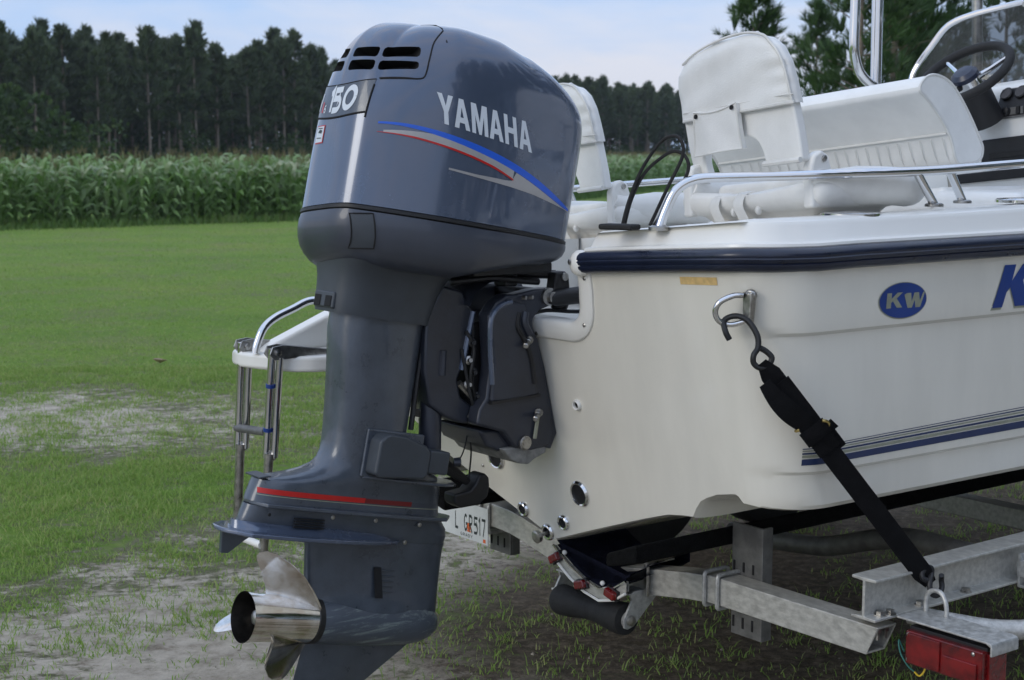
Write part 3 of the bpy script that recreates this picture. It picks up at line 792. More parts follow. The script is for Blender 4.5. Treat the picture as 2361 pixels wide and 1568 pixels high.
for x in (-.272, -.248):
    MOT.part('grease_nipple', MB().lathe([(0, .006), (.014, .006), (.016, .003)], (x, -.150, 1.342), (.5, -1, 0), 8), M_STEEL, xf=bp)
# steering arm and linkage under the pan
MOT.part('steering_arm', MB().tube(smooth_path([(-.46, -.03, 1.405), (-.33, -.05, 1.418), (-.22, -.08, 1.405), (-.125, -.12, 1.40)], 4), .013, 10), M_BLK, xf=bp)
MOT.part('link_rod', MB().tube(smooth_path([(-.46, -.06, 1.390), (-.34, -.10, 1.398), (-.25, -.12, 1.388), (-.19, -.12, 1.382)], 4), .010, 10), M_BLK, xf=bp)
MOT.part('steering_post', MB().box((-.27, -.07, 1.40), (.045, .06, .06)), M_BLK, xf=bp, bevel=.006)
MOT.part('link_bracket', MB().prism([(-.165, 1.345), (-.155, 1.41), (-.118, 1.412), (-.105, 1.40), (-.10, 1.345)], 'y', -.16, -.12), M_BLK, xf=bp, bevel=.006)
MOT.part('link_bolt', MB().lathe([(0, .012), (.006, .012), (.008, .006)], (-.124, -.16, 1.396), (0, -1, 0), 12), M_STEEL, xf=bp)
MOT.part('steering_cylinder', MB().lathe([(0, .016), (.02, .024), (.12, .026), (.20, .024), (.26, .016)], (-.18, -.16, 1.335), (.97, -.1, .05), 16), M_BLK, xf=bp)
MOT.part('cable_grommet', MB().lathe([(0, .022), (.015, .026), (.04, .026), (.05, .018)], (-.10, -.10, 1.292), (.3, -.2, 1), 14), M_BLK, xf=bp)
MOT.part('steering_cable', MB().tube(smooth_path([(-.26, -.14, 1.285), (-.16, -.12, 1.296), (-.06, -.14, 1.288), (.06, -.16, 1.29)], 4), .006, 8), M_BLK, xf=bp)
MOT.part('pan_stub', MB().box((-.30, -.05, 1.425), (.28, .2, .03)), M_BLK, xf=bp, bevel=.006)
# transducer on its bracket behind the leg, with hanging wires
tdx = MOT.part('lower_shock_mount', MB().prism([(-.425, .735), (-.40, .72), (-.335, .722), (-.305, .742), (-.298, .775), (-.30, .80), (-.315, .815), (-.335, .812), (-.352, .785), (-.37, .770), (-.425, .765)], 'y', -.03, .03), M_BLK, xf=bp, bevel=.008)
MOT.part('mount_arm', MB().tube([(-.45, .0, .855), (-.36, .0, .79)], [.022, .012], 8), M_BLK, xf=bp)
MOT.part('mount_clip', MB().lathe([(0, .012), (.02, .014), (.022, .008)], (-.43, -.03, .862), (.8, -.4, 0), 10), M_BRK, xf=bp)
MOT.part('hanging_wire', MB().tube(smooth_path([(-.375, -.03, .975), (-.372, -.03, .93), (-.36, -.02, .88), (-.362, -.01, .80)], 4), .0028, 6), M_BLK, xf=bp)
MOT.part('hanging_wire', MB().tube(smooth_path([(-.375, -.03, .975), (-.385, -.03, .92), (-.40, -.03, .88), (-.425, -.03, .85)], 4), .0022, 6), M_BLK, xf=bp)
# ------------------------------------------------------------------ boat hull and deck
BOAT = Thing('boat', (0, 0, KZ), 'cream fibreglass centre console boat with navy rub rail sitting on a trailer', 'boat')
YC = .03
def half_beam(s): return interp(s, [0, .5, 1.5, 2.4, 3.2, 4.0, 4.6, 5.0, 5.25], [.99, 1.0, 1.02, 1.0, .92, .72, .47, .24, .03])
def keel_z(s): return KZ + interp(s, [0, 2.6, 3.6, 4.4, 5.0, 5.25], [0, 0.0, .05, .20, .48, .70])
def sheer_z(s): return 1.47 + interp(s, [0, 1, 3, 5.25], [0, .005, .09, .24])
def rake(z, s): return -RK * (z - KZ) * max(0, 1 - s / .6)
RC = .14
def hull_profile(s, side):
    b = half_beam(s); kz = keel_z(s); sz = sheer_z(s) + .0; k = b / .99
    d = max(0, RC - s); inset = RC - math.sqrt(max(0, RC * RC - d * d)) if s < RC else 0
    ra = max(0, min(1, (s + .10) / .16)) if s < .06 else 1     # ridges fade in from the corner
    pk = 1 if s < .17 else max(0, 1 - (s - .17) / .10)
    P = [(.0, .0), (.14, .050), (.30, .106), (.45, .160), (.54, .190), (.60, .200), (.638, .204)]
    pocket = [(.652, .212, .016), (.675, .222, .034), (.70, .228, .043), (.74, .236, .052), (.79, .249, .050), (.83, .258, .044), (.87, .268, .030), (.90, .276, .014), (.93, .282, .0)]
    P += [(y, z + r * pk) for y, z, r in pocket]
    P += [(.960, .283), (.978, .288), (.987, .300), (.990, .33)]
    dead = interp(s, [0, 2.2, 4.0, 5.2], [1, 1.0, 1.35, 1.1])
    side_p = [(.990, .370), (.991, .385), (.991 + .011 * ra, .395), (.992 + .012 * ra, .42), (.994 + .010 * ra, .55), (.997 + .006 * ra, .68), (1.0, .742), (1.001, .750), (1.001 + .010 * ra, .760), (1.004 + .010 * ra, .78), (1.008 + .006 * ra, .85), (1.012, .90), (1.014, .9275)]
    out = []
    for y, z in P: out.append((y, kz + z * dead))
    top0 = out[-1][1]
    for y, z in side_p:
        t = (z - .33) / (.9275 - .33)
        out.append((y, top0 + (sz - top0) * t))
    res = []
    for i, (y, z) in enumerate(out):
        yy = y * k
        if y > .80: yy -= inset * min(1, (y - .80) / .19)
        zz = z + (.012 * (inset / RC) if i < len(P) else 0)
        if side > 0:     # port side sits a little lower at the sheer
            zz -= .075 * max(0, (zz - .9) / .57)
        res.append((s + rake(zz, s), (YC if y < .3 else YC * max(0, 1 - (y - .3) / .5)) + side * yy, zz))
    return res
SS = [0, .008, .02, .04, .065, .10, .14, .17, .20, .235, .27, .34, .45, .6, .8, 1.0, 1.3, 1.7, 2.1, 2.5, 2.9, 3.3, 3.7, 4.1, 4.5, 4.8, 5.05, 5.2, 5.25]
hb = MB()
PS = {sd: [hull_profile(s, sd) for s in SS] for sd in (-1, 1)}
for sd in (-1, 1): hb.grid(PS[sd])
# transom face with the engine notch
NZ = 1.262
st0, pt0 = PS[-1][0], PS[1][0]
def tr_pt(y, z): return (rake(z, 0), y, z)
notch = [tr_pt(-.305, 1.47)] + [tr_pt(y, z) for y, z in [(-.300, 1.36)] + arc(-.215, 1.345, .083, .083, 180, 270, 8)] + [tr_pt(y, z) for y, z in arc(.275, 1.345, .083, .083, 270, 360, 8) + [(.36, 1.41)]]
poly = [p for p in st0] + notch + [p for p in reversed(pt0)][:-1]
hb.add(poly, [tuple(range(len(poly)))])
hull = BOAT.part('hull', hb, M_GEL, sharp=24)
hull_bvh = BVHTree.FromPolygons([Vector(v) for v in hb.v], hb.f)
def side_on(x, z, off=.0012):
    h = hull_bvh.ray_cast(Vector((x, -2, z)), Vector((0, 1, 0)))
    if h[0] is None: return None
    n = h[1] if h[1].y < 0 else -h[1]
    return tuple(h[0] + n * off)
def tr_on(y, z, off=.001):
    h = hull_bvh.ray_cast(Vector((-1, y, z)), Vector((1, 0, 0)))
    if h[0] is None: return None
    n = h[1] if h[1].x < 0 else -h[1]
    return tuple(h[0] + n * off)
TN = Vector((-1, 0, -RK)).normalized()       # outward normal of the transom

# gunwale path: transom run, rounded corner, side run
def gpath(side):
    pts = []
    for y in np.linspace(.335, .86, 8): pts.append((0, y, (-1, 0)))
    for a in range(10, 90, 10): pts.append((.14 - .14 * math.cos(R(a)), .86 + .14 * math.sin(R(a)), (-math.cos(R(a)), math.sin(R(a)))))
    for s in (.14, .25, .4, .6, .85, 1.2, 1.6, 2.1, 2.6, 3.1, 3.6, 4.0, 4.4, 4.7, 4.95, 5.12, 5.22, 5.26):
        b = half_beam(s) * 1.016; e = .02; db = (half_beam(s + e) - half_beam(s - e)) / (2 * e)
        n = Vector((-db, 1)).normalized(); pts.append((s, b, (n.x, n.y)))
    out = []
    for s, y, n in pts:
        zc = 1.449 + .040 * max(0, min(1, (y - .33) / .60)) ** .9 + (0 if y < .93 else 0) if s < .15 else 1.490 + (sheer_z(s) - 1.47) * 1.3
        zt = 1.537 + .090 * (min(y, .9) - .35) + (sheer_z(s) - 1.47) * .9 + .012 * min(1, max(0, s - .1))
        x = s + rake(1.46, s)
        if side > 0: zc -= .075 * min(1, (y + .3) / 1.0) ; zt -= .09 * 1.6 * min(1, y)
        out.append((Vector((x, side * y, zc)), Vector((n[0], side * n[1], 0)), zt))
    return out
def sweep(path, prof, cap=True):
    rows = []
    for p, n, zt in path:
        rows.append([tuple(p + n * o + Vector((0, 0, h if not isinstance(h, str) else 0))) for o, h in prof(p, n, zt)])
    return MB().grid(rows, False, cap, cap)
def rail_prof(p, n, zt):
    return [(-.004, -.030), (.012, -.0305), (.026, -.026), (.034, -.017), (.0355, -.010), (.0325, -.008), (.0355, -.006), (.038, .003), (.0355, .0065), (.0375, .010), (.035, .019), (.026, .0275), (.012, .0305), (-.004, .030)]
def cap_prof(p, n, zt):
    T = zt - p.z
    return [(.004, .022), (.010, .033), (.008, .0395), (-.016, .043), (-.021, .049), (-.034, T - .016), (-.042, T - .006), (-.056, T), (-.10, T + .001), (-.20, T - .004), (-.205, T - .012), (-.206, T - .05)]
for side in (-1, 1):
    gp = gpath(side)
    BOAT.part('rub_rail', sweep(gp, rail_prof), M_NAVY, sharp=50)
    gpc = [g for g in gp]
    BOAT.part('gunwale', sweep(gpc, cap_prof), M_DECK, sharp=28)
    # rail end cap at the notch
    e = gp[0][0]
    ec = MB().sphere((e.x - .012, e.y + side * -.012, e.z - .002), .038, 16, (.75, .95, 1.0))
    BOAT.part('rail_end_cap', ec, M_DECK)
    screw(BOAT, (e.x - .040, e.y - side * .026, e.z + .002), .008, (-1, side * -.35, 0), M_STEEL)
# aft deck either side of the engine well, well liner, bulkhead and cockpit sole
def dz(y): return 1.532 + .09 * (-.35 - y)
for side in (-1, 1):
    y0, y1 = (-.90, -.33) if side < 0 else (.36, .90)
    dk = [(x + (rake(1.5, 0) + .03 if x == 0 else 0), y, dz(y)) for x in (0, 1.0) for y in np.linspace(y0, y1, 6)]
    BOAT.part('aft_deck', MB().add(dk, [(i, i + 1, i + 7, i + 6) for i in range(5)]), M_DECK)
    yw = y0 if side > 0 else y1
    wl = [(-.115, yw, 1.235), (.36, yw, 1.235), (.36, yw, dz(yw)), (-.135, yw, dz(yw))]
    BOAT.part('well_side', MB().add(wl, [(0, 1, 2, 3)]), M_DECK)
BOAT.part('well_floor', MB().add([(-.140, -.33, 1.243), (.36, -.33, 1.243), (.36, .37, 1.243), (-.140, .37, 1.243)], [(0, 1, 2, 3)]), M_DECK)
BOAT.part('well_front', MB().add([(.36, -.33, 1.243), (.36, .37, 1.243), (.37, .37, dz(.37)), (.37, -.33, dz(-.33))], [(0, 1, 2, 3)]), M_DECK)
BOAT.part('aft_deck', MB().add([(.37, -.33, dz(-.33)), (1.0, -.33, dz(-.33)), (1.0, .36, dz(.36)), (.37, .36, dz(.36))], [(0, 1, 2, 3)]), M_DECK)
BOAT.part('bulkhead', MB().add([(1.0, -.9, dz(-.9)), (1.0, .9, dz(.9)), (1.0, .9, 1.0), (1.0, -.9, 1.0)], [(0, 1, 2, 3)]), M_DECK)
BOAT.part('cockpit_sole', MB().add([(1.0, -.92, 1.02), (4.6, -.6, 1.05), (4.6, .6, 1.05), (1.0, .92, 1.02)], [(0, 1, 2, 3)]), M_DECK)
# moulding around the notch
def trim_path():
    return [(-.3205, 1.43), (-.318, 1.37), (-.312, 1.34)] + arc(-.213, 1.335, .098, .098, 180, 270, 9)[1:] + [(.0, 1.237), (.275, 1.237)] + arc(.275, 1.335, .098, .098, 270, 360, 9)[1:] + [(.378, 1.40)]
tp_ = trim_path()
rows = []
for i, (y, z) in enumerate(tp_):
    a = Vector(tp_[max(0, i - 1)]); b = Vector(tp_[min(len(tp_) - 1, i + 1)]); d = (b - a).normalized(); n = Vector((-d.y, d.x))   # towards the notch centre
    row = []
    for o, h in ((-.026, .0), (-.026, .006), (-.020, .011), (.012, .012), (.026, .009), (.032, .002), (.034, -.03), (.034, -.06)):
        yy, zz = y + n.x * o, z + n.y * o
        row.append((rake(zz, 0) - h, yy, zz))
    rows.append(row)
BOAT.part('notch_moulding', MB().grid(rows, False, True, True), M_DECK, sharp=45)
for y, z in ((-.326, 1.405), (-.293, 1.268), (-.06, 1.222), (.12, 1.222)):
    screw(BOAT, (rake(z, 0) - .010, y, z), .0065)

# through-hull fittings
def ring_fit(y, z, r, inner, name='through_hull', m=M_CHR):
    c = Vector((rake(z, 0), y, z))
    o = BOAT.part(name, MB().lathe([(-.001, r), (.004, r), (.009, r * .90), (.011, (r + inner) / 2), (.009, inner * 1.05), (.002, inner)], c, TN, 32, False), m)
    BOAT.part('fitting_bore', MB().lathe([(.0012, .0005), (.0013, inner * 1.05)], c, TN, 24, False), M_DARK, parent=o)
    return o
ring_fit(-.137, .735, .041, .030)
ring_fit(.275, .783, .041, .030)
ring_fit(.170, .627, .026, .015)
ring_fit(-.032, .622, .026, .015)
pl = ring_fit(.058, .573, .028, .016)
BOAT.part('drain_plug', MB().lathe([(-.002, .006), (.045, .006)], (rake(.573, 0), .058, .573), TN, 10).lathe([(.035, .014), (.040, .020), (.052, .021), (.056, .015)], (rake(.573, 0), .058, .573), TN, 14), M_STEEL, parent=pl)
ring_fit(-.192, 1.019, .017, .010, 'drain_ring', M_PLAS)
for y, z in ((.36, .74), (.40, .83), (.38, .79)):
    screw(BOAT, tr_on(y, z) or (rake(z, 0), y, z), .005)

# stern eye with its plate
ey = BOAT.part('stern_eye', MB().tube(smooth_path([(-.182, -.935, 1.402), (-.205, -.925, 1.401), (-.232, -.905, 1.384), (-.236, -.895, 1.358), (-.222, -.900, 1.334), (-.195, -.915, 1.328), (-.172, -.945, 1.340)], 5), .0075, 12), M_CHR)
BOAT.part('eye_plate', MB().lathe([(-.004, .017), (.006, .016), (.008, .012)], (-.165, -.948, 1.402), (-1, -.3, -.2), 16).prism([(-.962, 1.41), (-.930, 1.41), (-.932, 1.335), (-.955, 1.33)], 'x', -.178, -.158), M_STEEL, parent=ey, bevel=.004)
# hull tape sticker
BOAT.part('tape_strip', MB().grid([[tr_on(y, z + .055 * (-.71 - y) * .9, .0015) for y in np.linspace(-.708, -.845, 6)] for z in (1.414, 1.434)]), M_TAPE)

# decals on the starboard side
def sp_(off=.0013): return lambda x, z: side_on(x, z, off)
ovo = [arc(.330, 1.366, .098, .049, 0, 360, 40)[:-1]]
decal(BOAT, 'emblem_rim', ovo, M_DGOLD, sp_(.0010), parent=hull, cuts=1)
decal(BOAT, 'emblem', [arc(.3305, 1.3665, .0945, .0465, 0, 360, 40)[:-1]], M_DBLUE, sp_(.0018), parent=hull, cuts=1)
def place_side(polys, x0, z0, w, h, shear): return [[(x0 + p[0] * w + shear * p[1] * h, z0 + p[1] * h) for p in q] for q in polys]
decal(BOAT, 'emblem_letters', place_side(LET['K'], .262, 1.348, .062, .040, .08) + place_side(LET['W'], .330, 1.345, .080, .040, .10), M_DGOLD, sp_(.0026), parent=hull, cuts=1)
BK = [[(0, 0), (.36, 0), (.47, .36), (.58, .46), (.83, 0), (1.34, 0), (1.02, .62), (1.42, 1), (.98, 1), (.62, .62), (.73, 1), (.32, 1)]]
decal(BOAT, 'name_letter_edge', place_side(BK, .706, 1.316, .128, .124, .12), M_DGOLD, sp_(.0010), parent=hull, cuts=2)
decal(BOAT, 'name_letter', place_side(BK, .711, 1.323, .124, .118, .12), M_DBLUE, sp_(.0019), parent=hull, cuts=2)
def sband(name, x0, x1, f0, f1, m, off=.0013, n=30):
    rows = []
    for x in x0 + (x1 - x0) * np.linspace(0, 1, 90) ** 2:
        r = [side_on(x, f0(x) + (f1(x) - f0(x)) * t, off) for t in (0, .5, 1)]
        if all(r): rows.append(r)
    BOAT.part(name, MB().grid(rows), m, parent=hull)
X1 = 2.6
lin = lambda a, b: (lambda x: a + (b - a) * (x + .01) / .94)
sband('side_stripe', -.008, X1, lin(.9565, .9635), lin(.973, .984), M_DNAVY)
sband('side_stripe', -.008, X1, lin(.976, .9865), lin(.983, .995), M_DGOLD)
sband('side_stripe', -.008, X1, lin(.985, .998), lin(.9895, 1.004), M_DNAVY)
sband('side_stripe', -.008, X1, lin(.9925, 1.008), lin(.9955, 1.0125), M_DGOLD)
sband('side_stripe', -.008, X1, lin(.9985, 1.0155), lin(1.001, 1.019), M_DNAVY)
sband('side_stripe', .05, X1, lin(1.0045, 1.0235), lin(1.006, 1.0255), M_DNAVY)

# grab rails
def grab(side):
    r1 = [(-.165, -.610, 1.556), (-.150, -.616, 1.60), (-.125, -.63, 1.655), (-.085, -.66, 1.684), (-.02, -.71, 1.690), (.10, -.79, 1.6935), (.30, -.87, 1.699), (.60, -.90, 1.705), (1.1, -.915, 1.728), (1.8, -.93, 1.76), (2.6, -.92, 1.80)]
    if side > 0: r1 = [(x, -y, z - .055 - .075 * (-y) / .9 * .5) for x, y, z in r1]
    g = BOAT.part('grab_rail', MB().tube(smooth_path(r1, 6), .0135, 14), M_CHR)
    for (xb, xt, yy) in ((.615, .535, -.895), (.79, .725, -.86), (1.5, 1.42, -.92), (2.3, 2.25, -.92)):
        zt_ = interp(xt, [p[0] for p in r1[5:]], [p[2] for p in r1[5:]])
        zb_ = 1.592 + .03 * xb if side < 0 else 1.46 + .03 * xb
        yy = yy * -side
        BOAT.part('stanchion', MB().tube([(xb, yy, zb_), (xt, yy * 1.0, zt_ - .004)], .0125, 12), M_CHR, parent=g)
        BOAT.part('stanchion_foot', MB().lathe([(-.004, .026), (.003, .026), (.006, .02)], (xb, yy, zb_ - .002), (0, 0, 1), 18), M_STEEL, parent=g)
    f0 = r1[0]
    BOAT.part('stanchion_foot', MB().lathe([(-.006, .028), (.003, .028), (.007, .02)], (f0[0] - .002, f0[1], f0[2]), (0, 0, 1), 18), M_STEEL, parent=g)
grab(-1); grab(1)
# flush rings on the gunwale
for x, y, z in ((.275, -.885, 1.590), (1.05, -.885, 1.612)):
    lr_ = BOAT.part('flush_ring', MB().lathe([(-.004, .082), (.004, .082), (.008, .074), (.006, .056), (.002, .052)], (x, y, z), (0, 0, 1), 32, False), M_CHR)
    BOAT.part('ring_centre', MB().lathe([(.003, .001), (.003, .056)], (x, y, z), (0, 0, 1), 24, False), M_STEEL, parent=lr_)
# rigging cables looping out of a black deck boot
cb_ = BOAT.part('cable_boot', MB().box((-.205, -.495, 1.556), (.055, .105, .016), Matrix.Rotation(.3, 3, 'Z')), M_RUB, bevel=.006)
c1 = [(-.16, -.455, 1.556), (-.15, -.468, 1.62), (-.13, -.495, 1.705), (-.115, -.55, 1.778), (-.105, -.59, 1.799), (-.10, -.618, 1.788), (-.10, -.626, 1.745), (-.12, -.59, 1.66), (-.14, -.545, 1.56)]
c2 = [(-.15, -.452, 1.556), (-.14, -.47, 1.63), (-.12, -.50, 1.70), (-.105, -.555, 1.744), (-.10, -.598, 1.759), (-.095, -.634, 1.742), (-.095, -.642, 1.705), (-.11, -.61, 1.64), (-.14, -.56, 1.56)]
for c in (c1, c2): BOAT.part('rigging_cable', MB().tube(smooth_path(c, 6), .0048, 10), M_RUB)

# port swim platform with its side fairing, hand rail and ladder
po = [(.02, .40), (-.30, .40), (-.50, .405), (-.62, .43), (-.675, .47), (-.735, .60), (-.752, .67), (-.742, .745), (-.69, .81), (-.5, .86), (.02, .90)]
plat = BOAT.part('swim_platform', MB().prism(po, 'z', 1.088, 1.138), M_DECK, bevel=.014, seg=3)
fair = [(-.70, 1.135), (-.66, 1.160), (-.45, 1.245), (-.15, 1.37), (-.02, 1.40), (-.02, 1.13)]
BOAT.part('platform_fairing', MB().prism(fair, 'y', .62, .69), M_DECK, parent=plat, bevel=.014, seg=3)
BOAT.part('platform_rail', MB().tube(smooth_path([(-.735, .60, 1.140), (-.728, .60, 1.17), (-.705, .60, 1.215), (-.665, .60, 1.245), (-.60, .60, 1.270), (-.555, .60, 1.288), (-.52, .60, 1.291), (-.48, .60, 1.280), (-.455, .60, 1.245)], 6), .0125, 12), M_CHR, parent=plat)
for i, (yt, yb_) in enumerate(((.692, .790), (.492, .605))):
    def LP(z, dx=0, dy=0, yt=yt, yb_=yb_): t = (1.15 - z) / .60; return (-.735 + .01 * t + dx, yt + (yb_ - yt) * t + dy, z)
    lad = BOAT.part('ladder_rail', MB().tube([LP(1.165), LP(.82)], .0125, 12), M_CHR, parent=plat)
    BOAT.part('ladder_rail', MB().tube([LP(1.14, .018, -.018), LP(.82, .018, -.018)], .0115, 12), M_CHR, parent=plat)
    BOAT.part('ladder_tube', MB().tube([LP(.835, .008, -.008), LP(.815, .008, -.008)], .019, 12), M_STEEL, parent=plat)
    BOAT.part('ladder_tube', MB().tube([LP(.82, .006, -.006), LP(.50, .006, -.006)], .0145, 12), M_STEEL, parent=plat)
    BOAT.part('hinge_plate', MB().prism([(-.755, 1.150), (-.745, 1.172), (-.71, 1.176), (-.52, 1.146), (-.52, 1.140), (-.70, 1.132), (-.74, 1.132)], 'y', yt - .024, yt - .019), M_STEEL, parent=plat, bevel=.001)
    BOAT.part('hinge_plate', MB().prism([(-.755, 1.150), (-.745, 1.172), (-.71, 1.176), (-.52, 1.146), (-.52, 1.140), (-.70, 1.132), (-.74, 1.132)], 'y', yt + .014, yt + .019), M_STEEL, parent=plat, bevel=.001)
    BOAT.part('hinge_bolt', MB().lathe([(0, .011), (.006, .011), (.008, .006)], (-.728, yt - .024, 1.154), (0, -1, 0), 14).lathe([(0, .016), (.004, .016)], (-.728, yt + .019, 1.154), (0, 1, 0), 14), M_STEEL, parent=plat)
    if i == 1:
        for zz in (1.055, .915):
            BOAT.part('tape_band', MB().tube([LP(zz), LP(zz - .012)], .0140, 12), M_DBLUE, parent=plat)
BOAT.part('ladder_step', MB().tube([(-.733, .740, .885), (-.733, .548, .900)], .0135, 12), M_ALD, parent=plat)
BOAT.part('ladder_step', MB().tube([(-.728, .795, .525), (-.728, .60, .53)], .012, 12), M_PLAS, parent=plat)
# ------------------------------------------------------------------ folding seats
def seat(T):
    # built for the starboard seat, centre y -.57; heights follow the heel of the boat
    yc = -.57
    def hz(y): return -.085 * (y - yc)
    xf = lambda v: (v[0], v[1], v[2] + hz(v[1]))
    def rec(z): return .225 - .16 * (z - 1.70)       # recline of the back
    yaw = lambda v: xf((v[0] - .02 + .16 * (v[1] + .57), -.285 + (v[1] + .31) * 1.055, v[2]))   # the back is turned a little
    # back shell outline (y, z): arch with two legs
    outl = [(-.805, 1.712), (-.80, 1.78), (-.788, 1.86), (-.775, 1.93), (-.762, 1.98), (-.738, 2.022), (-.70, 2.052), (-.64, 2.068), (-.56, 2.070), (-.47, 2.062), (-.40, 2.048), (-.345, 2.028), (-.318, 2.000), (-.312, 1.95), (-.318, 1.87), (-.328, 1.78), (-.345, 1.70)]
    inn = [(-.408, 1.70), (-.395, 1.745), (-.41, 1.785), (-.45, 1.80), (-.57, 1.80), (-.625, 1.785), (-.65, 1.75), (-.657, 1.712)]
    TH = .036
    def shell(pts, th, dx=0):
        mb = MB(); n = len(pts)
        mb.add([(rec(z) + dx, y, z) for y, z in pts] + [(rec(z) + dx + th, y, z) for y, z in pts], [tuple(range(n)), tuple(range(2 * n - 1, n - 1, -1))] + [(i, n + i, n + (i + 1) % n, (i + 1) % n) for i in range(n)])
        return mb
    sm = lambda a: [(p[0], p[1]) for p in smooth_path([(q[0], q[1], 0) for q in a], 3)]
    back = T.part('backrest', shell(sm(outl) + sm(inn), TH), M_VIN, xf=yaw, bevel=.016, seg=4)
    # padded cover over the upper back, slightly proud, with puckers
    rng = random.Random(3)
    cov_l, cov_r, zbot = -.309, -.792, 1.868
    rows = []
    NU, NV = 36, 26
    def edge(z):  # outline at a height
        L_ = [p for p in outl[:9]]; Rg = [p for p in outl[8:]]
        return interp(z, [p[1] for p in L_], [p[0] for p in L_]), interp(z, [p[1] for p in Rg][::-1], [p[0] for p in Rg][::-1])
    for j in range(NV + 1):
        z = zbot + (2.069 - zbot) * (j / NV)
        a, b = edge(min(z, 2.066)); a -= .007; b += .007
        row = []
        for i in range(NU + 1):
            t = i / NU; y = a + (b - a) * t
            bulge = .020 * (1 - (2 * t - 1) ** 8) * (1 - (j / NV) ** 10)
            puck = .0035 * math.sin(z * 130 + 6 * t) * max(0, 1 - t / .22) * math.sin(math.pi * min(1, j / NV * 1.1))
            puck += .0018 * math.sin(z * 60 + t * 9)
            row.append((rec(z) - bulge + .004 - puck, y, z))
        # wrap round to the front
        row = [(rec(z) + TH, a, z), (rec(z) + TH * .5, a - .004, z)] + row + [(rec(z) + TH * .5, b + .004, z), (rec(z) + TH, b, z)]
        rows.append(row)
    cap = []
    zt = 2.072
    for p in rows[-1]: cap.append((rec(zt) + TH * .5, p[1], zt + .004))
    rows.append(cap)
    cover = T.part('back_cover', MB().grid(rows), M_VIN, xf=yaw, sharp=70)
    # piping: along the crown, the hem and a second stitched line
    pp = [(rec(z) - .004, y, z - .001) for y, z in sm([(edge(z)[0] - .004, z) for z in (1.87, 1.92, 1.97, 2.01, 2.035)] + [(-.70, 2.058), (-.64, 2.074), (-.56, 2.076), (-.47, 2.067), (-.40, 2.052), (-.345, 2.030)])]
    T.part('piping', MB().tube(pp, .0042, 6), M_SEAM, xf=yaw, parent=cover)
    for zz, r in ((zbot, .0052), (zbot + .022, .0016)):
        T.part('hem', MB().tube([(rec(zz) - .0145 + (.012 if abs(t - .5) > .48 else 0), -.795 + (.795 - .322) * t, zz) for t in np.linspace(0, 1, 24)], r, 6), M_SEAM, xf=yaw, parent=cover)
    # pocket flap between the legs
    yl, yr = -.402, -.588
    rows = []
    for j in range(9):
        t = j / 8; z = 1.885 - .125 * t
        row = []
        for i in range(11):
            s = i / 10; y = yr - .008 * t + (yl + .014 * t - yr + .008 * t) * s
            sag = .007 * math.sin(math.pi * s) * (1 - t)
            row.append((rec(z) - .030 - .010 * math.sin(math.pi * s) * t - .006 * math.sin(s * 9 + t * 4) * t * .6, y, z - sag * 1.6 + .006 * (1 - s)))
        rows.append(row)
    back_rows = [[(p[0] + .018, p[1], p[2]) for p in r] for r in rows]
    pk = MB().grid(rows); pk.grid([list(reversed(r)) for r in back_rows])
    per = lambda rr: [r[0] for r in rr] + rr[-1][1:] + [r[-1] for r in reversed(rr[:-1])] + list(reversed(rr[0][1:-1]))
    a, b = per(rows), per(back_rows); pk.grid([a, b], True)
    pocket = T.part('pocket', pk, M_VIN, xf=yaw, sharp=60)
    T.part('pocket_piping', MB().tube(per(rows), .0032, 6, False, True), M_SEAM, xf=yaw, parent=pocket)
    for y, z in ((-.414, 1.872), (-.574, 1.880)):
        T.part('snap', MB().lathe([(0, .007), (.003, .0065), (.004, .003)], (rec(z) - .033, y, z), (-1, 0, 0), 12), M_DARK, xf=yaw, parent=pocket)
    # hem beads at the bottom of both legs, hinge pins
    for y0, y1, zz in ((-.808, -.655, 1.716), (-.412, -.344, 1.703)):
        T.part('hem', MB().tube([(rec(zz) - .006, y0 + .004, zz), (rec(zz) - .008, (y0 + y1) / 2, zz), (rec(zz) - .006, y1 - .004, zz)], .008, 8), M_SEAM, xf=yaw, parent=back)
    # moulded seat shell: ring wall open at the rear, fat bolsters along the arms
    base = MB()
    prof = [(.30, 1.552), (.30, 1.60)]
    shl = [(.20, -.812), (.21, -.835), (.26, -.845), (.40, -.84), (.55, -.82), (.63, -.78), (.665, -.70), (.67, -.57), (.665, -.44), (.63, -.36), (.55, -.32), (.40, -.30), (.26, -.30), (.21, -.31), (.195, -.36), (.19, -.57), (.195, -.78)]
    shl = [(p[0], p[1]) for p in smooth_path([(a_, b_, 0) for a_, b_ in shl], 3, True)]
    cxx, cyy = .43, -.57
    def ringz(k, z): return [(cxx + (x - cxx) * k, cyy + (y - cyy) * k, z if not callable(z) else z(x, y)) for x, y in shl]
    topz = lambda x, y: 1.652 if x > .25 else 1.652 - .02 * max(0, 1 - abs(y - cyy) / .25)
    rows = [ringz(.72, 1.545), ringz(.74, 1.566), ringz(.82, 1.585), ringz(.93, 1.592), ringz(1.0, 1.612), ringz(1.012, 1.636), ringz(.99, lambda x, y: topz(x, y)), ringz(.95, lambda x, y: topz(x, y) + .007), ringz(.88, lambda x, y: topz(x, y) + .004), ringz(.82, 1.635), ringz(.76, 1.628), ringz(.4, 1.640)]
    T.part('seat_shell', base.grid(rows, True, True, True), M_PLAS, xf=xf, sharp=80)
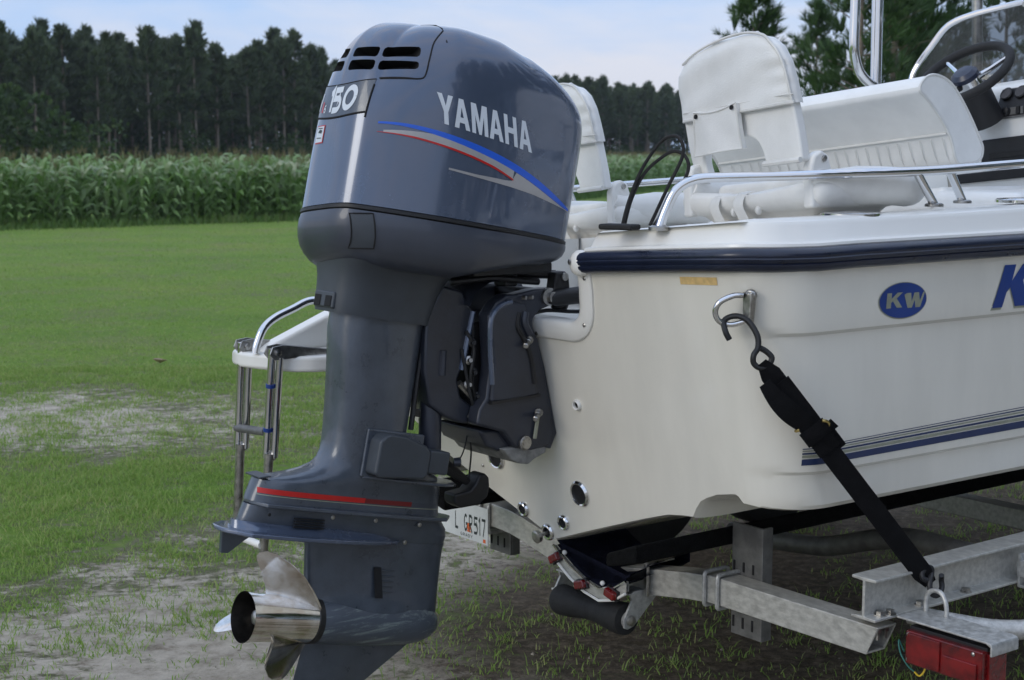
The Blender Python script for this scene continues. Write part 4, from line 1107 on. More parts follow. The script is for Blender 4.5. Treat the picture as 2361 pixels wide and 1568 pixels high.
    for sg in (-1, 1):
        yy = yc + sg * .232
        lg = smooth_path([(.215, yy - sg * .0, 1.735), (.225, yy, 1.70), (.25, yy, 1.672), (.30, yy, 1.652)], 4)
        T.part('hinge_arm', MB().prism([(.195, 1.585), (.190, 1.70), (.200, 1.728), (.228, 1.742), (.258, 1.728), (.268, 1.70), (.285, 1.675), (.36, 1.66), (.42, 1.60)], 'y', yy - .018, yy + .018), M_PLAS, xf=xf, bevel=.010, seg=3)
        T.part('hinge_pin', MB().lathe([(0, .009), (.004, .009), (.006, .005)], (.236, yy + sg * .018, 1.718), (0, sg, 0), 12), M_STEEL, xf=xf)
        bp_ = smooth_path([(.205, yy, 1.672), (.27, yy + sg * .006, 1.650), (.38, yy + sg * .010, 1.644), (.50, yy + sg * .010, 1.642), (.60, yy + sg * .004, 1.636), (.665, yy - sg * .012, 1.622)], 4)
        T.part('arm_bolster', MB().tube(bp_, [.026 + .028 * min(1, k / 8) for k in range(len(bp_) - 4)] + [.051, .045, .034, .014], 18), M_PLAS, xf=xf)
    T.part('seat_cushion', MB().box((.45, yc, 1.652), (.38, .36, .045)), M_VIN, xf=xf, bevel=.02, seg=4)
    for y in (-.465, -.56):
        st_ = smooth_path([(.235, y, 1.648), (.195, y, 1.640), (.178, y, 1.61), (.188, y - .01, 1.575), (.20, y - .02, 1.548)], 3)
        mb = MB(); mb.grid([[(p[0], p[1] - .019, p[2]), (p[0] - .004, p[1], p[2]), (p[0], p[1] + .019, p[2])] for p in st_])
        T.part('strap', mb, M_SEAM, xf=xf)
    for y in (-.52, -.615):
        T.part('clip', MB().sphere((.205, y, 1.592), .012, 10, (1, .8, 1.2)), M_PLAS, xf=xf)
    T.part('seat_foot', MB().box((.43, yc, 1.548), (.30, .30, .03)), M_PLAS, xf=xf, bevel=.006)
S1 = Thing('folding_chair', (.43, -.57, 1.54), 'white vinyl folding seat with rear pocket on the near side of the aft deck', 'boat seat', 'folding seats on the aft deck')
seat(S1)
def copy_thing(T, loc, rz, label):
    r = T.o.copy(); COL.objects.link(r)
    r.matrix_world = FM @ Matrix.Translation(loc) @ Matrix.Rotation(rz, 4, 'Z') @ Matrix.Translation((0, 0, 0))
    r['label'] = label
    for ch in list(T.o.children):
        c = ch.copy(); COL.objects.link(c); c.parent = r
        for g in ch.children:
            d = g.copy(); COL.objects.link(d); d.parent = c
    return r
S2 = copy_thing(S1, (.62, .46, 1.445), 0.0, 'white folding seat mostly hidden behind the grey outboard cowl')

# ------------------------------------------------------------------ helm bench, console, pipes
BEN = Thing('helm_bench', (1.3, 0, 1.02), 'long white cushioned bench with pleated backrest aft of the steering wheel', 'bench seat')
def bz(y): return -.10 * (y + .45)
bxf = lambda v: (v[0], v[1], v[2] + bz(v[1]))
bprof = [(1.108, 1.955), (1.122, 1.985), (1.155, 2.003), (1.20, 2.004), (1.25, 1.990), (1.30, 1.955), (1.37, 1.880), (1.435, 1.795), (1.448, 1.765), (1.438, 1.735), (1.405, 1.722), (1.36, 1.718), (1.325, 1.716), (1.30, 1.745), (1.272, 1.808), (1.21, 1.875), (1.15, 1.925)]
bprof = [(p[0], p[1]) for p in smooth_path([(a, b, 0) for a, b in bprof], 3, True)]
bb = BEN.part('bench_back', MB().prism(bprof, 'y', -.45, .62), M_VIN, xf=bxf, bevel=.018, seg=3)
for y in (-.447, .617):
    BEN.part('piping', MB().tube([(a, y, b) for a, b in [(1.16 + (p[0] - 1.16) * 1.004, p[1]) for p in bprof]], .0048, 6, False, True), M_SEAM, xf=bxf, parent=bb)
BEN.part('piping', MB().tube([(1.262, y, 1.819) for y in np.linspace(-.44, .61, 6)], .005, 6), M_SEAM, xf=bxf, parent=bb)
for k in range(22):
    y = -.42 + k * .046
    BEN.part('pleat', MB().tube([(1.266, y, 1.806), (1.293, y, 1.750), (1.318, y, 1.722)], .0018, 5), M_SEAM, xf=bxf, parent=bb)
BEN.part('bench_cushion', MB().box((1.50, .05, 1.60), (.5, 1.0, .09)), M_VIN, xf=bxf, bevel=.03, seg=4)
BEN.part('bench_box', MB().box((1.50, .05, 1.28), (.44, .9, .54)), M_DECK, xf=bxf, bevel=.02)
for y in (-.38, .48):
    BEN.part('back_bracket', MB().tube([(1.36, y, 1.74), (1.40, y, 1.58)], .014, 10), M_STEEL, xf=bxf)
# low cushions on the far side of the rail
CU = Thing('side_cushion', (1.3, -.62, 1.5), 'low white seat cushion behind the near grab rail', 'cushion')
CU.part('cushion', MB().box((1.72, -.62, 1.595), (1.1, .34, .075)), M_VIN, bevel=.03, seg=4)
CU.part('cushion_base', MB().box((1.45, -.62, 1.30), (1.4, .34, .50)), M_DECK, bevel=.01)

CON = Thing('helm_console', (2.1, 0, 1.02), 'white helm console with gauges and tinted windshield at the right edge', 'console')
cxf = lambda v: (v[0], v[1], v[2] - .10 * (v[1] + .25))
body = [(1.76, 1.03), (1.76, 1.90), (1.80, 1.985), (1.86, 2.01), (2.28, 2.05), (2.42, 1.98), (2.5, 1.6), (2.52, 1.03)]
con = CON.part('console_body', MB().prism(body, 'y', -.62, .42), M_DECK, xf=cxf, bevel=.02, seg=3)
CON.part('dash_panel', MB().prism([(1.748, 1.875), (1.796, 1.978), (1.802, 1.976), (1.755, 1.873)], 'y', -.58, -.270), M_BLK, xf=cxf, bevel=.003)
for k in range(3):
    y = -.300 - .052 * k - .006 * k * k
    g = CON.part('gauge', MB().lathe([(0, .024), (.010, .024), (.012, .021), (.010, .020)], (1.786, y, 1.955), (-.9, 0, .43), 20), M_BLK, xf=cxf)
    CON.part('gauge_glass', MB().lathe([(.0125, .001), (.0124, .02)], (1.786, y, 1.955), (-.9, 0, .43), 20, False), M_GAUGE, xf=cxf, parent=g)
CON.part('switch_plate', MB().prism([(-.26, 1.868), (-.300, 1.905), (-.52, 1.905), (-.52, 1.868)], 'x', 1.750, 1.757), M_ALD, xf=cxf, bevel=.002)
CON.part('switch_knob', MB().lathe([(0, .016), (.018, .014), (.02, .01)], (1.752, -.325, 1.893), (-1, 0, .1), 14), M_BLK, xf=cxf)
for k in range(3): CON.part('switch_knob', MB().box((1.748, -.372 - .03 * k, 1.893), (.014, .014, .028)), M_BLK, xf=cxf, bevel=.003)
CON.part('hatch', MB().box((1.755, -.36, 1.755), (.014, .27, .095)), M_BLK, xf=cxf, bevel=.006)
CON.part('hatch_louvre', MB().box((1.748, -.36, 1.74), (.012, .20, .02)), M_RUB, xf=cxf, bevel=.004)
CON.part('kick_panel', MB().box((1.755, -.30, 1.672), (.014, .42, .035)), M_BLK, xf=cxf, bevel=.004)
# steering wheel facing aft, tilted back
wc = Vector((1.60, -.250, 2.028)); wn = Vector((-.62, .05, .78)).normalized()
wu = Vector((0, -1, -.10)); wu = (wu - wn * wu.dot(wn)).normalized(); wv = wn.cross(wu)
RW = .165
def wp(r, a, o=0): return tuple(wc + (wu * math.cos(R(a)) + wv * math.sin(R(a))) * r + wn * o)
wh = CON.part('steering_wheel', MB().tube([wp(RW, a) for a in range(0, 360, 10)], .0165, 12, False, True), M_RUB)
for a in (35, 150, 270):
    CON.part('wheel_spoke', MB().tube([wp(.03, a, -.03), wp(.09, a, -.018), wp(RW - .008, a, 0)], [.012, .009, .008], 8), M_CHR if a != 270 else M_BLK, parent=wh)
CON.part('wheel_hub', MB().lathe([(-.075, .052), (-.03, .045), (-.015, .045)], wc, wn, 24).lathe([(-.016, .048), (.0, .046), (.008, .030), (.010, .001)], wc, wn, 24), M_CHR, parent=wh)
CON.part('wheel_boss', MB().lathe([(-.0155, .050), (.0, .048), (.012, .034), (.015, .001)], wc, wn, 24), M_NAVY, parent=wh)
CON.part('steering_column', MB().tube([tuple(wc - wn * .06), tuple(wc - wn * .17 + Vector((0, 0, -.03)))], [.062, .075], 18), M_BLK)
# throttle
CON.part('throttle', MB().box((1.90, -.43, 2.03), (.06, .05, .06)).tube([(1.90, -.43, 2.05), (1.88, -.43, 2.12)], .009, 8), M_BLK, xf=cxf, bevel=.004)
# windshield: tinted sheet in a bright frame
WS = [(2.16, .430, 1.98), (2.17, .425, 2.06), (2.185, .405, 2.115), (2.20, .355, 2.185), (2.215, .290, 2.262), (2.24, .20, 2.298), (2.27, .08, 2.322), (2.28, -.05, 2.338), (2.28, -.25, 2.345), (2.27, -.45, 2.33), (2.25, -.56, 2.26), (2.22, -.60, 2.10), (2.20, -.61, 2.0)]
fr_ = CON.part('windshield_frame', MB().tube(smooth_path(WS, 5), .0125, 10), M_CHR)
inner = smooth_path([(p[0] + .0, p[1] * .97 - .004, p[2] - .010) for p in WS], 3)
base_ = [(p[0] + .03, p[1], 2.045 - .10 * (p[1] + .25)) for p in inner]
rows = []
for j in range(7):
    t = j / 6; rows.append([tuple(Vector(a).lerp(Vector(b), t) + Vector((.06 * math.sin(math.pi * t) * .4, 0, 0))) for a, b in zip(inner, base_)])
CON.part('windshield', MB().grid(rows), M_GLASS)
CON.part('frame_post', MB().tube([(2.285, -.052, 2.33), (2.30, -.06, 2.05)], .011, 8), M_STEEL, parent=fr_)
CON.part('frame_bolt', MB().lathe([(0, .014), (.01, .012)], (2.268, -.03, 2.325), (-1, 0, 0), 12), M_STEEL, parent=fr_)

PIP = Thing('pipe_frame', (1.9, 0, 1.02), 'tall bright steel pipe frame rising beside the console', 'pipe frame')
PIP.part('pipe', MB().tube(smooth_path([(1.845, .45, 3.3), (1.842, .45, 2.6), (1.840, .45, 2.30), (1.838, .45, 2.19), (1.845, .45, 2.135), (1.875, .45, 2.075), (1.93, .45, 2.035), (1.975, .45, 2.02)], 6), .0200, 16), M_CHR)
PIP.part('pipe', MB().tube([(1.985, .45, 1.02), (1.975, .45, 2.03), (1.968, .45, 3.3)], .0225, 16), M_CHR)
PIP.part('pipe', MB().tube([(2.60, .40, 1.05), (2.56, .40, 2.2), (2.52, .42, 3.3)], .022, 14), M_STEEL)
PIP.part('pipe', MB().tube([(1.985, -.75, 1.02), (1.975, -.72, 2.03), (1.968, -.70, 3.3)], .0225, 16), M_CHR)
for y in (.45, -.70): PIP.part('pipe', MB().tube([(1.845, y, 3.3), (2.6, y, 3.32)], .02, 12), M_CHR)
PIP.part('pipe', MB().tube([(1.9, .45, 3.3), (1.9, -.70, 3.3)], .02, 12), M_CHR)
# ------------------------------------------------------------------ trailer
TR = Thing('boat_trailer', (.2, 0, .45), 'grey aluminium boat trailer with V shaped rear crossmember under the hull', 'boat trailer')
BX0, BX1, BHT = .150, .228, .082
def beam_side(side):
    st = [(-1.118, .530), (-.80, .530), (-.56, .531), (-.50, .530), (-.40, .518), (-.24, .492), (-.10, .468), (.04, .444)] if side < 0 else [(1.20, .548), (.80, .547), (.55, .545), (.47, .541), (.40, .530), (.28, .505), (.15, .481), (.04, .459)]
    rows = []
    for i, (y, zt) in enumerate(st):
        o = (.036 if i == 0 else 0) * (1 if side < 0 else -1)
        rows.append([(BX0, y + o, zt - BHT), (BX0, y, zt), (BX1, y, zt), (BX1, y + o, zt - BHT)])
    mb = MB().grid(rows, True, False, True)
    # open hollow end
    e = rows[0]; t = .007; sg = 1 if side < 0 else -1
    inn = [(BX0 + t, e[0][1], e[0][2] + t), (BX0 + t, e[1][1], e[1][2] - t), (BX1 - t, e[2][1], e[2][2] - t), (BX1 - t, e[3][1], e[3][2] + t)]
    deep = [(p[0], p[1] + sg * .25, p[2]) for p in inn]
    mb.grid([e, inn, deep], True, False, True)
    return mb
TR.part('crossmember', beam_side(-1), M_ALU, bevel=.004)
TR.part('crossmember', beam_side(1), M_ALU, bevel=.004)
for side in (-1, 1):
    yb = side * 1.094
    hb_ = .665
    I = [(-.040, .552), (.040, .552), (.040, .560), (.0045, .562), (.0045, .655), (.040, .657), (.040, .665), (-.040, .665), (-.040, .657), (-.0045, .655), (-.0045, .562), (-.040, .560)]
    fr = TR.part('frame_rail', MB().prism([(yb + a, b) for a, b in I], 'x', .118, 4.6), M_ALU, bevel=.0025)
    for x, dy in ((.165, -.018), (.195, -.026), (.32, -.024), (.52, -.022), (.165, .022)):
        TR.part('bolt', MB().lathe([(-.008, .012), (0, .012), (.0005, .0175), (.003, .0175), (.0035, .012), (.012, .012), (.0125, .010)], (x, yb + side * abs(dy) if dy < 0 else yb - side * dy, .560), (0, 0, 1), 6), M_STEEL, parent=fr)
    for x in (.165, .195): TR.part('bolt', MB().lathe([(0, .011), (.01, .011), (.011, .006), (.03, .006)], (x, yb + side * -.004 if side > 0 else yb - .012, .522), (0, 0, -1), 6), M_STEEL, parent=fr)
# uprights with U bolts that carry the bunks
for side in (-1, 1):
    ys = [-.503, -.642] if side < 0 else [.56, .70]
    ya, yb = min(ys), max(ys)
    up = TR.part('bunk_upright', MB().box((.2345, (ya + yb) / 2, .515), (.010, .122, .335)).box((.254, ya + .012, .515), (.034, .008, .335)), M_ALD, bevel=.002)
    for yy in (ya + .032, ya + .070, ya + .108):
        for z0, h in ((.555, .03), (.387, .034)):
            TR.part('slot', MB().box((.2285, yy + .012, z0), (.003, .008, h)), M_DARK, parent=up, bevel=.0015)
    for yy in ((-.487, -.540) if side < 0 else (.58, .63)):
        ub = [(.240, yy, .520), (.236, yy, .537), (.20, yy, .540), (.155, yy, .540), (.145, yy, .536), (.142, yy, .52), (.142, yy, .455), (.146, yy, .443), (.158, yy, .440), (.236, yy, .440)]
        TR.part('u_bolt', MB().tube(smooth_path(ub, 3), .0065, 8), M_GAL, parent=up)
    yk = -.43 if side < 0 else .49
    TR.part('bunk', MB().prism([(yk - .075, .668), (yk + .055, .617), (yk + .055, .578), (yk - .075, .612)] if side < 0 else [(yk + .075, .668), (yk - .055, .625), (yk - .055, .585), (yk + .075, .612)], 'x', -.145, 2.3), M_CARP, bevel=.010, seg=3)
# far curved crossmember, seen under the hull
TR.part('front_crossmember', MB().tube(smooth_path([(.95, .2, .40), (.95, -.2, .43), (.93, -.45, .505), (.92, -.62, .545), (.90, -.80, .55), (.90, -1.06, .55)], 4), .034, 12), M_ALD)
TR.part('bracket_post', MB().box((1.16, -1.10, .52), (.06, .06, .36)), M_BLK, bevel=.006)
TR.part('axle', MB().box((1.9, 0, .42), (.075, 2.5, .075)), M_GAL, bevel=.006)
for side in (-1, 1):
    for x in (1.55, 2.35):
        wl = TR.part('wheel', MB().lathe([(-.09, .21), (-.10, .27), (-.085, .315), (-.05, .328), (.05, .328), (.085, .315), (.10, .27), (.09, .21)], (x, side * 1.36, .328), (0, side, 0), 36), M_RUB)
        TR.part('wheel_rim', MB().lathe([(-.08, .20), (.085, .205), (.07, .18), (.03, .12), (.05, .06), (.07, .04), (.07, .001)], (x, side * 1.36, .328), (0, side, 0), 28), M_GAL, parent=wl)
    TR.part('fender', MB().grid([[(1.95 + .80 * math.cos(R(a)), side * (1.24 + .26 * k), .36 + .36 * min(1, 1.25 * math.sin(R(a)))) for a in range(0, 181, 9)] for k in (0, 1)]), M_GAL)
TR.part('tongue', MB().box((5.6, 0, .55), (2.4, .1, .1)), M_ALU, bevel=.006)
for side in (-1, 1): TR.part('tongue_brace', MB().tube([(4.55, side * 1.09, .60), (5.2, side * .06, .56)], .05, 8), M_ALU)
TR.part('tongue_jack', MB().tube([(6.3, .12, .9), (6.3, .12, .04)], .03, 12).lathe([(0, .08), (.03, .08)], (6.3, .12, .0), (0, 0, 1), 14), M_GAL)
# blue carpeted keel pad and clearance light bar
ys = [.085, .05, 0, -.07, -.14, -.21, -.262]; zf = [.531, .508, .480, .452, .440, .458, .490]
top = [[(.050, y, z) for y, z in zip(ys, zf)], [(.055, y, z + .008) for y, z in zip(ys, zf)], [(.16, y, z + .024) for y, z in zip(ys, zf)], [(.30, y, z + .040) for y, z in zip(ys, zf)], [(.30, y, z + .006) for y, z in zip(ys, zf)], [(.050, y, z - .014) for y, z in zip(ys, zf)]]
TR.part('keel_pad', MB().grid(top, False, True, True), M_BLUEC, sharp=40)
bar = TR.part('light_bar', MB().grid([[(.038, y, z - .012) for y, z in zip(ys, zf)], [(.040, y, z - .012) for y, z in zip(ys, zf)], [(.048, y, z - .014) for y, z in zip(ys, zf)], [(.048, y, z - .046) for y, z in zip(ys, zf)], [(.038, y, z - .046) for y, z in zip(ys, zf)], [(.038, y, z - .012) for y, z in zip(ys, zf)]], False, False, False), M_ALU, sharp=30)
TR.part('light_bar_trim', MB().tube([(.034, y, z - .012) for y, z in zip(ys, zf)], .0045, 6), M_CHR)
TR.part('light_bar_trim', MB().tube([(.034, y, z - .050) for y, z in zip(ys, zf)], .0045, 6), M_PLAS)
for y, z, r in ((.066, .482, -.55), (-.062, .425, -.32), (-.205, .428, .25)):
    ml = TR.part('marker_light', MB().box((.026, y, z), (.026, .046, .027), Matrix.Rotation(r, 3, 'X')), M_RED, bevel=.006, seg=3)
    TR.part('marker_base', MB().box((.036, y, z), (.016, .052, .034), Matrix.Rotation(r, 3, 'X')), M_BLK, bevel=.003)
for y in (.035, -.15):
    TR.part('clip', MB().sphere((.040, y, interp(-y, [-v for v in ys], zf) + .004), .008, 8), M_PLAS)
TR.part('strap_iron', MB().box((.135, -.245, .462), (.012, .014, .105)).box((.19, -.245, .512), (.11, .014, .008)), M_STEEL, bevel=.002)
# keel roller on its bracket
ro = TR.part('keel_roller', MB().lathe([(0, .030), (.003, .046), (.018, .050), (.07, .046), (.13, .038), (.155, .0365), (.162, .0375), (.169, .0365), (.20, .038), (.255, .046), (.31, .051), (.326, .048), (.33, .030)], (.085, .115, .327), (0, -1, .035), 28), M_RUB)
TR.part('roller_pin', MB().lathe([(-.02, .010), (.34, .010), (.341, .016), (.352, .016), (.354, .008)], (.085, .115, .327), (0, -1, .035), 12), M_STEEL, parent=ro)
TR.part('roller_washer', MB().lathe([(.331, .026), (.336, .026)], (.085, .115, .327), (0, -1, .035), 20), M_GAL, parent=ro)
for y, dy in ((-.224, 0), (.122, 0)):
    TR.part('roller_bracket', MB().prism([(.062, .318), (.075, .312), (.10, .318), (.20, .405), (.235, .405), (.235, .425), (.10, .428), (.085, .420), (.092, .40), (.060, .345)], 'y', y - .004, y + .004), M_GAL, bevel=.0015)
    TR.part('bracket_shelf', MB().box((.155, y + (.03 if y < 0 else -.03), .420), (.15, .07, .006)), M_GAL, bevel=.002)
# near tail light under its steel shelf
sh = TR.part('light_shelf', MB().prism([(-1.145, .557), (-1.145, .563), (-1.418, .563), (-1.432, .560), (-1.436, .553), (-1.436, .528), (-1.430, .528), (-1.430, .551), (-1.418, .557)], 'x', .190, .300), M_GAL, bevel=.002)
tl = TR.part('tail_light', MB().box((.205, -1.302, .494), (.056, .232, .088)), M_RED, bevel=.004)
TR.part('tail_light_lens', MB().box((.1745, -1.245, .494), (.006, .10, .078)), M_RED, bevel=.002, parent=tl)
TR.part('tail_light_lens', MB().box((.1745, -1.355, .480), (.007, .10, .048)), M_RED, bevel=.002, parent=tl)
TR.part('side_lens', MB().box((.232, -1.421, .490), (.070, .010, .080)), M_RED, bevel=.002, parent=tl)
TR.part('light_gasket', MB().box((.245, -1.302, .541), (.10, .235, .010)), M_BLK, bevel=.002)
for y, z in ((-1.196, .528), (-1.196, .462), (-1.392, .528), (-1.392, .462)):
    TR.part('screw', MB().lathe([(0, .0055), (.002, .0055), (.004, .002)], (.1765, y, z), (-1, 0, 0), 10), M_STEEL, parent=tl)
TR.part('light_housing', MB().box((.255, -1.302, .494), (.05, .22, .084)), M_BLK, bevel=.004)
TR.part('tail_wire', MB().tube(smooth_path([(.20, -1.165, .47), (.19, -1.155, .50), (.185, -1.165, .47), (.19, -1.185, .44), (.20, -1.20, .425)], 4), .0022, 6), M_GRN)
TR.part('tail_wire', MB().tube(smooth_path([(.20, -1.20, .425), (.20, -1.215, .418), (.205, -1.225, .430), (.21, -1.228, .45)], 4), .0026, 6), M_YEL)
tu = [(.285, -1.165, .555), (.285, -1.165, .598), (.288, -1.175, .617), (.290, -1.195, .622), (.288, -1.215, .614), (.285, -1.228, .59), (.285, -1.230, .555)]
TR.part('tie_down_loop', MB().tube(smooth_path(tu, 4), .0065, 10), M_GAL)
# fender brace and step bracket
TR.part('fender_brace', MB().tube(smooth_path([(.30, -1.10, .535), (.34, -1.20, .530), (.42, -1.30, .520), (.52, -1.375, .530), (.62, -1.40, .57), (.70, -1.40, .66), (.78, -1.40, .75)], 5), .026, 14), M_GAL)
TR.part('step_bracket', MB().box((.78, -1.25, .615), (.09, .24, .008)).box((.735, -1.25, .595), (.008, .24, .045)).box((.76, -1.137, .590), (.06, .008, .095)).box((.76, -1.16, .545), (.06, .05, .008)), M_GAL, bevel=.002)

# number plate on the port side of the crossmember
np_ = TR.part('number_plate', MB().box((.136, .727, .462), (.003, .305, .13)), M_PLATE, bevel=.0008)
def pproj(off): return lambda y, z: (.1345 - off, y + .027, z)
def ptext(ch, y0, z0, w, h, sw): return [[(y0 - p[0] * w, z0 + p[1] * h) for p in q] for st in STK[ch] for q in ribbon(st, sw)]
for ch, y in (('L', .745), ('G', .690), ('R', .660), ('5', .629), ('1', .606), ('7', .583)):
    decal(TR, 'plate_character', ptext(ch, y, .424, .022, .062, .16), M_INK, pproj(.0008), parent=np_, cuts=0)
for i, ch in enumerate('GRADY'):
    decal(TR, 'county_letter', ptext(ch, .712 - i * .0155, .4045, .012, .011, .14), M_INK, pproj(.0008), parent=np_, cuts=0)
decal(TR, 'plate_peach', [arc(.660, .443, .012, .014, 0, 360, 16)[:-1], [(.672, .424), (.648, .424), (.650, .430), (.670, .430)]], M_ORG, pproj(.0005), parent=np_, cuts=0)
decal(TR, 'plate_sticker', [[(.575, .402), (.560, .402), (.560, .415), (.575, .415)]], M_ORG, pproj(.0005), parent=np_, cuts=0)

# ------------------------------------------------------------------ tie down strap
ST = Thing('tie_down_strap', (.1, -1.06, .9), 'black webbing tie down strap hooked from the stern eye to the trailer', 'strap')
A_ = Vector((-.178, -1.000, 1.240)); B_ = Vector((.318, -1.150, .628)); D_ = (B_ - A_).normalized(); LN = (B_ - A_).length
N_ = Vector((-.62, -.78, 0)); N_ = (N_ - D_ * N_.dot(D_)).normalized(); W_ = D_.cross(N_)
def stp(t, u, h, bend=0): return tuple(A_ + D_ * (t * LN) + W_ * u + N_ * (h + .012 * math.sin(math.pi * t)))
def web(name, f, n, th=.003, m=M_STR, par=None):
    """f(s) -> (t, half_left, half_right, height)"""
    rows = []
    for k in range(n + 1):
        t, a, b, h = f(k / n)
        rows.append([stp(t, a, h), stp(t, (a + b) / 2, h + .0012), stp(t, b, h), stp(t, b, h + th), stp(t, (a + b) / 2, h + th + .0015), stp(t, a, h + th)])
    return ST.part(name, MB().grid(rows, True, True, True), m, parent=par, sharp=50)
main = web('webbing', lambda s: (s, -.027 + .014 * max(0, 1 - s / .05) + .010 * max(0, (s - .95) / .05), .027 - .014 * max(0, 1 - s / .05) - .010 * max(0, (s - .95) / .05), 0), 40)
web('webbing_layer', lambda s: (.085 + .29 * s, -.032, .030, .006 + .004 * math.sin(math.pi * s)), 16, par=main)
web('webbing_layer', lambda s: (.055 + .22 * s, .010 - .03 * s, .055 - .012 * s - .02 * (1 - math.sin(math.pi * min(1, s * .9 + .1))), .010 + .012 * math.sin(math.pi * s)), 16, par=main)
web('webbing_tail', lambda s: (.30 + .10 * s, -.045, -.008, -.008 - .004 * s), 8, par=main)
web('webbing_tail', lambda s: (.295 + .035 * s, -.052 - .004 * s, -.02, -.005), 6, par=main)
web('webbing_band', lambda s: (.262 + .055 * s, -.036, .036, .014 + .006 * math.sin(math.pi * s)), 6, par=main)
bk = [stp(.245, .036, .012), stp(.240, .036, .022), stp(.242, .028, .026), stp(.245, 0, .026), stp(.262, -.030, .026), stp(.275, -.039, .024), stp(.292, -.038, .018), stp(.298, -.030, .012)]
ST.part('buckle', MB().tube(smooth_path(bk[:3], 4), .0042, 8).tube(smooth_path(bk[4:], 4), .0042, 8), M_BRASS)
def hook(pts): return ST.part('s_hook', MB().tube(smooth_path(pts, 6), .0075, 10), M_BLK)
e0 = Vector((-.196, -.915, 1.328))
hook([(-.215, -.925, 1.292), (-.222, -.918, 1.312), (-.214, -.905, 1.338), (-.196, -.925, 1.350), (-.180, -.952, 1.340), (-.172, -.978, 1.305), (-.176, -.985, 1.275), (-.190, -.985, 1.258), (-.190, -.985, 1.238), (-.178, -.995, 1.226), (-.160, -1.005, 1.232), (-.152, -1.01, 1.250), (-.162, -1.0, 1.266), (-.176, -.992, 1.275)])
hook([(.345, -1.165, .648), (.352, -1.160, .632), (.348, -1.165, .612), (.322, -1.172, .600), (.300, -1.172, .606), (.296, -1.166, .625), (.306, -1.160, .645), (.316, -1.155, .655), (.318, -1.152, .668), (.306, -1.148, .672), (.290, -1.145, .660), (.288, -1.150, .646), (.300, -1.158, .640)])
# ------------------------------------------------------------------ ground
def vnoise(x, y, seed=0):
    xi, yi = np.floor(x).astype(np.int64), np.floor(y).astype(np.int64); xf, yf = x - xi, y - yi
    def h(a, b):
        n = (a * 374761393 + b * 668265263 + seed * 974634541) & 0x7fffffff
        n = ((n ^ (n >> 13)) * 1274126177) & 0x7fffffff
        return ((n ^ (n >> 16)) & 0xffff) / 65535.0
    u, v = xf * xf * (3 - 2 * xf), yf * yf * (3 - 2 * yf)
    return (h(xi, yi) * (1 - u) + h(xi + 1, yi) * u) * (1 - v) + (h(xi, yi + 1) * (1 - u) + h(xi + 1, yi + 1) * u) * v
def fbm(x, y, seed=0, o=4):
    s, a, t = 0, .5, 0
    for k in range(o):
        s = s + a * vnoise(x * 2 ** k, y * 2 ** k, seed + k); t += a; a *= .5
    return s / t
def sst(a, b, x): t = np.clip((x - a) / (b - a), 0, 1); return t * t * (3 - 2 * t)
def bare(x, y):
    """how worn the turf is, 0..1, from where feet and wheels have crossed the lawn"""
    n = fbm(x * .9, y * .9, 3)
    g = .72 * np.exp(-((y - 10.1) / 1.45) ** 2) * sst(1.6, -.8, x) * (.70 + .30 * sst(-1.0, -3.0, x))
    d = y - (6.5 + 1.35 * (x + 1.9)) + 3.0 * (fbm(x * .8, y * .8, 91) - .5)     # worn track running away to the right
    g = np.maximum(g, .74 * sst(1.5, -1.1, d) * sst(9.5, 7.5, y))
    g = np.maximum(g, .66 * np.exp(-(((x - .3) / 1.5) ** 2 + ((y - 7.3) / 1.3) ** 2)))
    g = np.maximum(g, .28 * np.exp(-(((x + .8) / 3) ** 2 + ((y - 19.5) / .9) ** 2)))
    g = np.maximum(g, .40 * np.exp(-(((x + 9) / 5) ** 2 + ((y - 34.5) / .6) ** 2)))
    return np.clip(g * (.45 + 1.1 * n), 0, 1)
def litter_shade_at(x, y):
    """fallen needles and brown soil under the trailer, darkened to paint in its shade"""
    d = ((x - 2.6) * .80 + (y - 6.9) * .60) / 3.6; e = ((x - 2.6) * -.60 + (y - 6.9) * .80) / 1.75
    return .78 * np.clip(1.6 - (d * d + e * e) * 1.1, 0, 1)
def relief(x, y): return .018 * (fbm(x * .9, y * .9, 21) - .5) + .014 * (fbm(x * 5, y * 5, 31, 3) - .5) * (y < 16)

m_g = bpy.data.materials.new('ground_soil_and_grass'); m_g.use_nodes = True
n = m_g.node_tree; p = n.nodes['Principled BSDF']; p.inputs['Roughness'].default_value = .95; p.inputs['Specular IOR Level'].default_value = .15
t = n.nodes.new('ShaderNodeTexCoord')
def ns(scale, det=6, rough=.6, vec=None, dist=0):
    z = n.nodes.new('ShaderNodeTexNoise'); z.inputs['Scale'].default_value = scale; z.inputs['Detail'].default_value = det; z.inputs['Roughness'].default_value = rough; z.inputs['Distortion'].default_value = dist
    n.links.new(vec if vec is not None else t.outputs['Object'], z.inputs['Vector']); return z
def ramp(src, stops):
    r = n.nodes.new('ShaderNodeValToRGB')
    while len(r.color_ramp.elements) < len(stops): r.color_ramp.elements.new(.5)
    for e, (q, c) in zip(r.color_ramp.elements, stops): e.position = q; e.color = (*c, 1)
    n.links.new(src, r.inputs['Fac']); return r
def mixc(f, a, b):
    m = n.nodes.new('ShaderNodeMix'); m.data_type = 'RGBA'
    if isinstance(f, float): m.inputs['Factor'].default_value = f
    else: n.links.new(f, m.inputs['Factor'])
    n.links.new(a, m.inputs['A']); n.links.new(b, m.inputs['B']); return m.outputs['Result']
lawn = ramp(ns(.28, 6, .65).outputs['Fac'], [(.34, (.090, .165, .026)), (.45, (.130, .230, .030)), (.55, (.180, .262, .040)), (.66, (.235, .252, .062))])
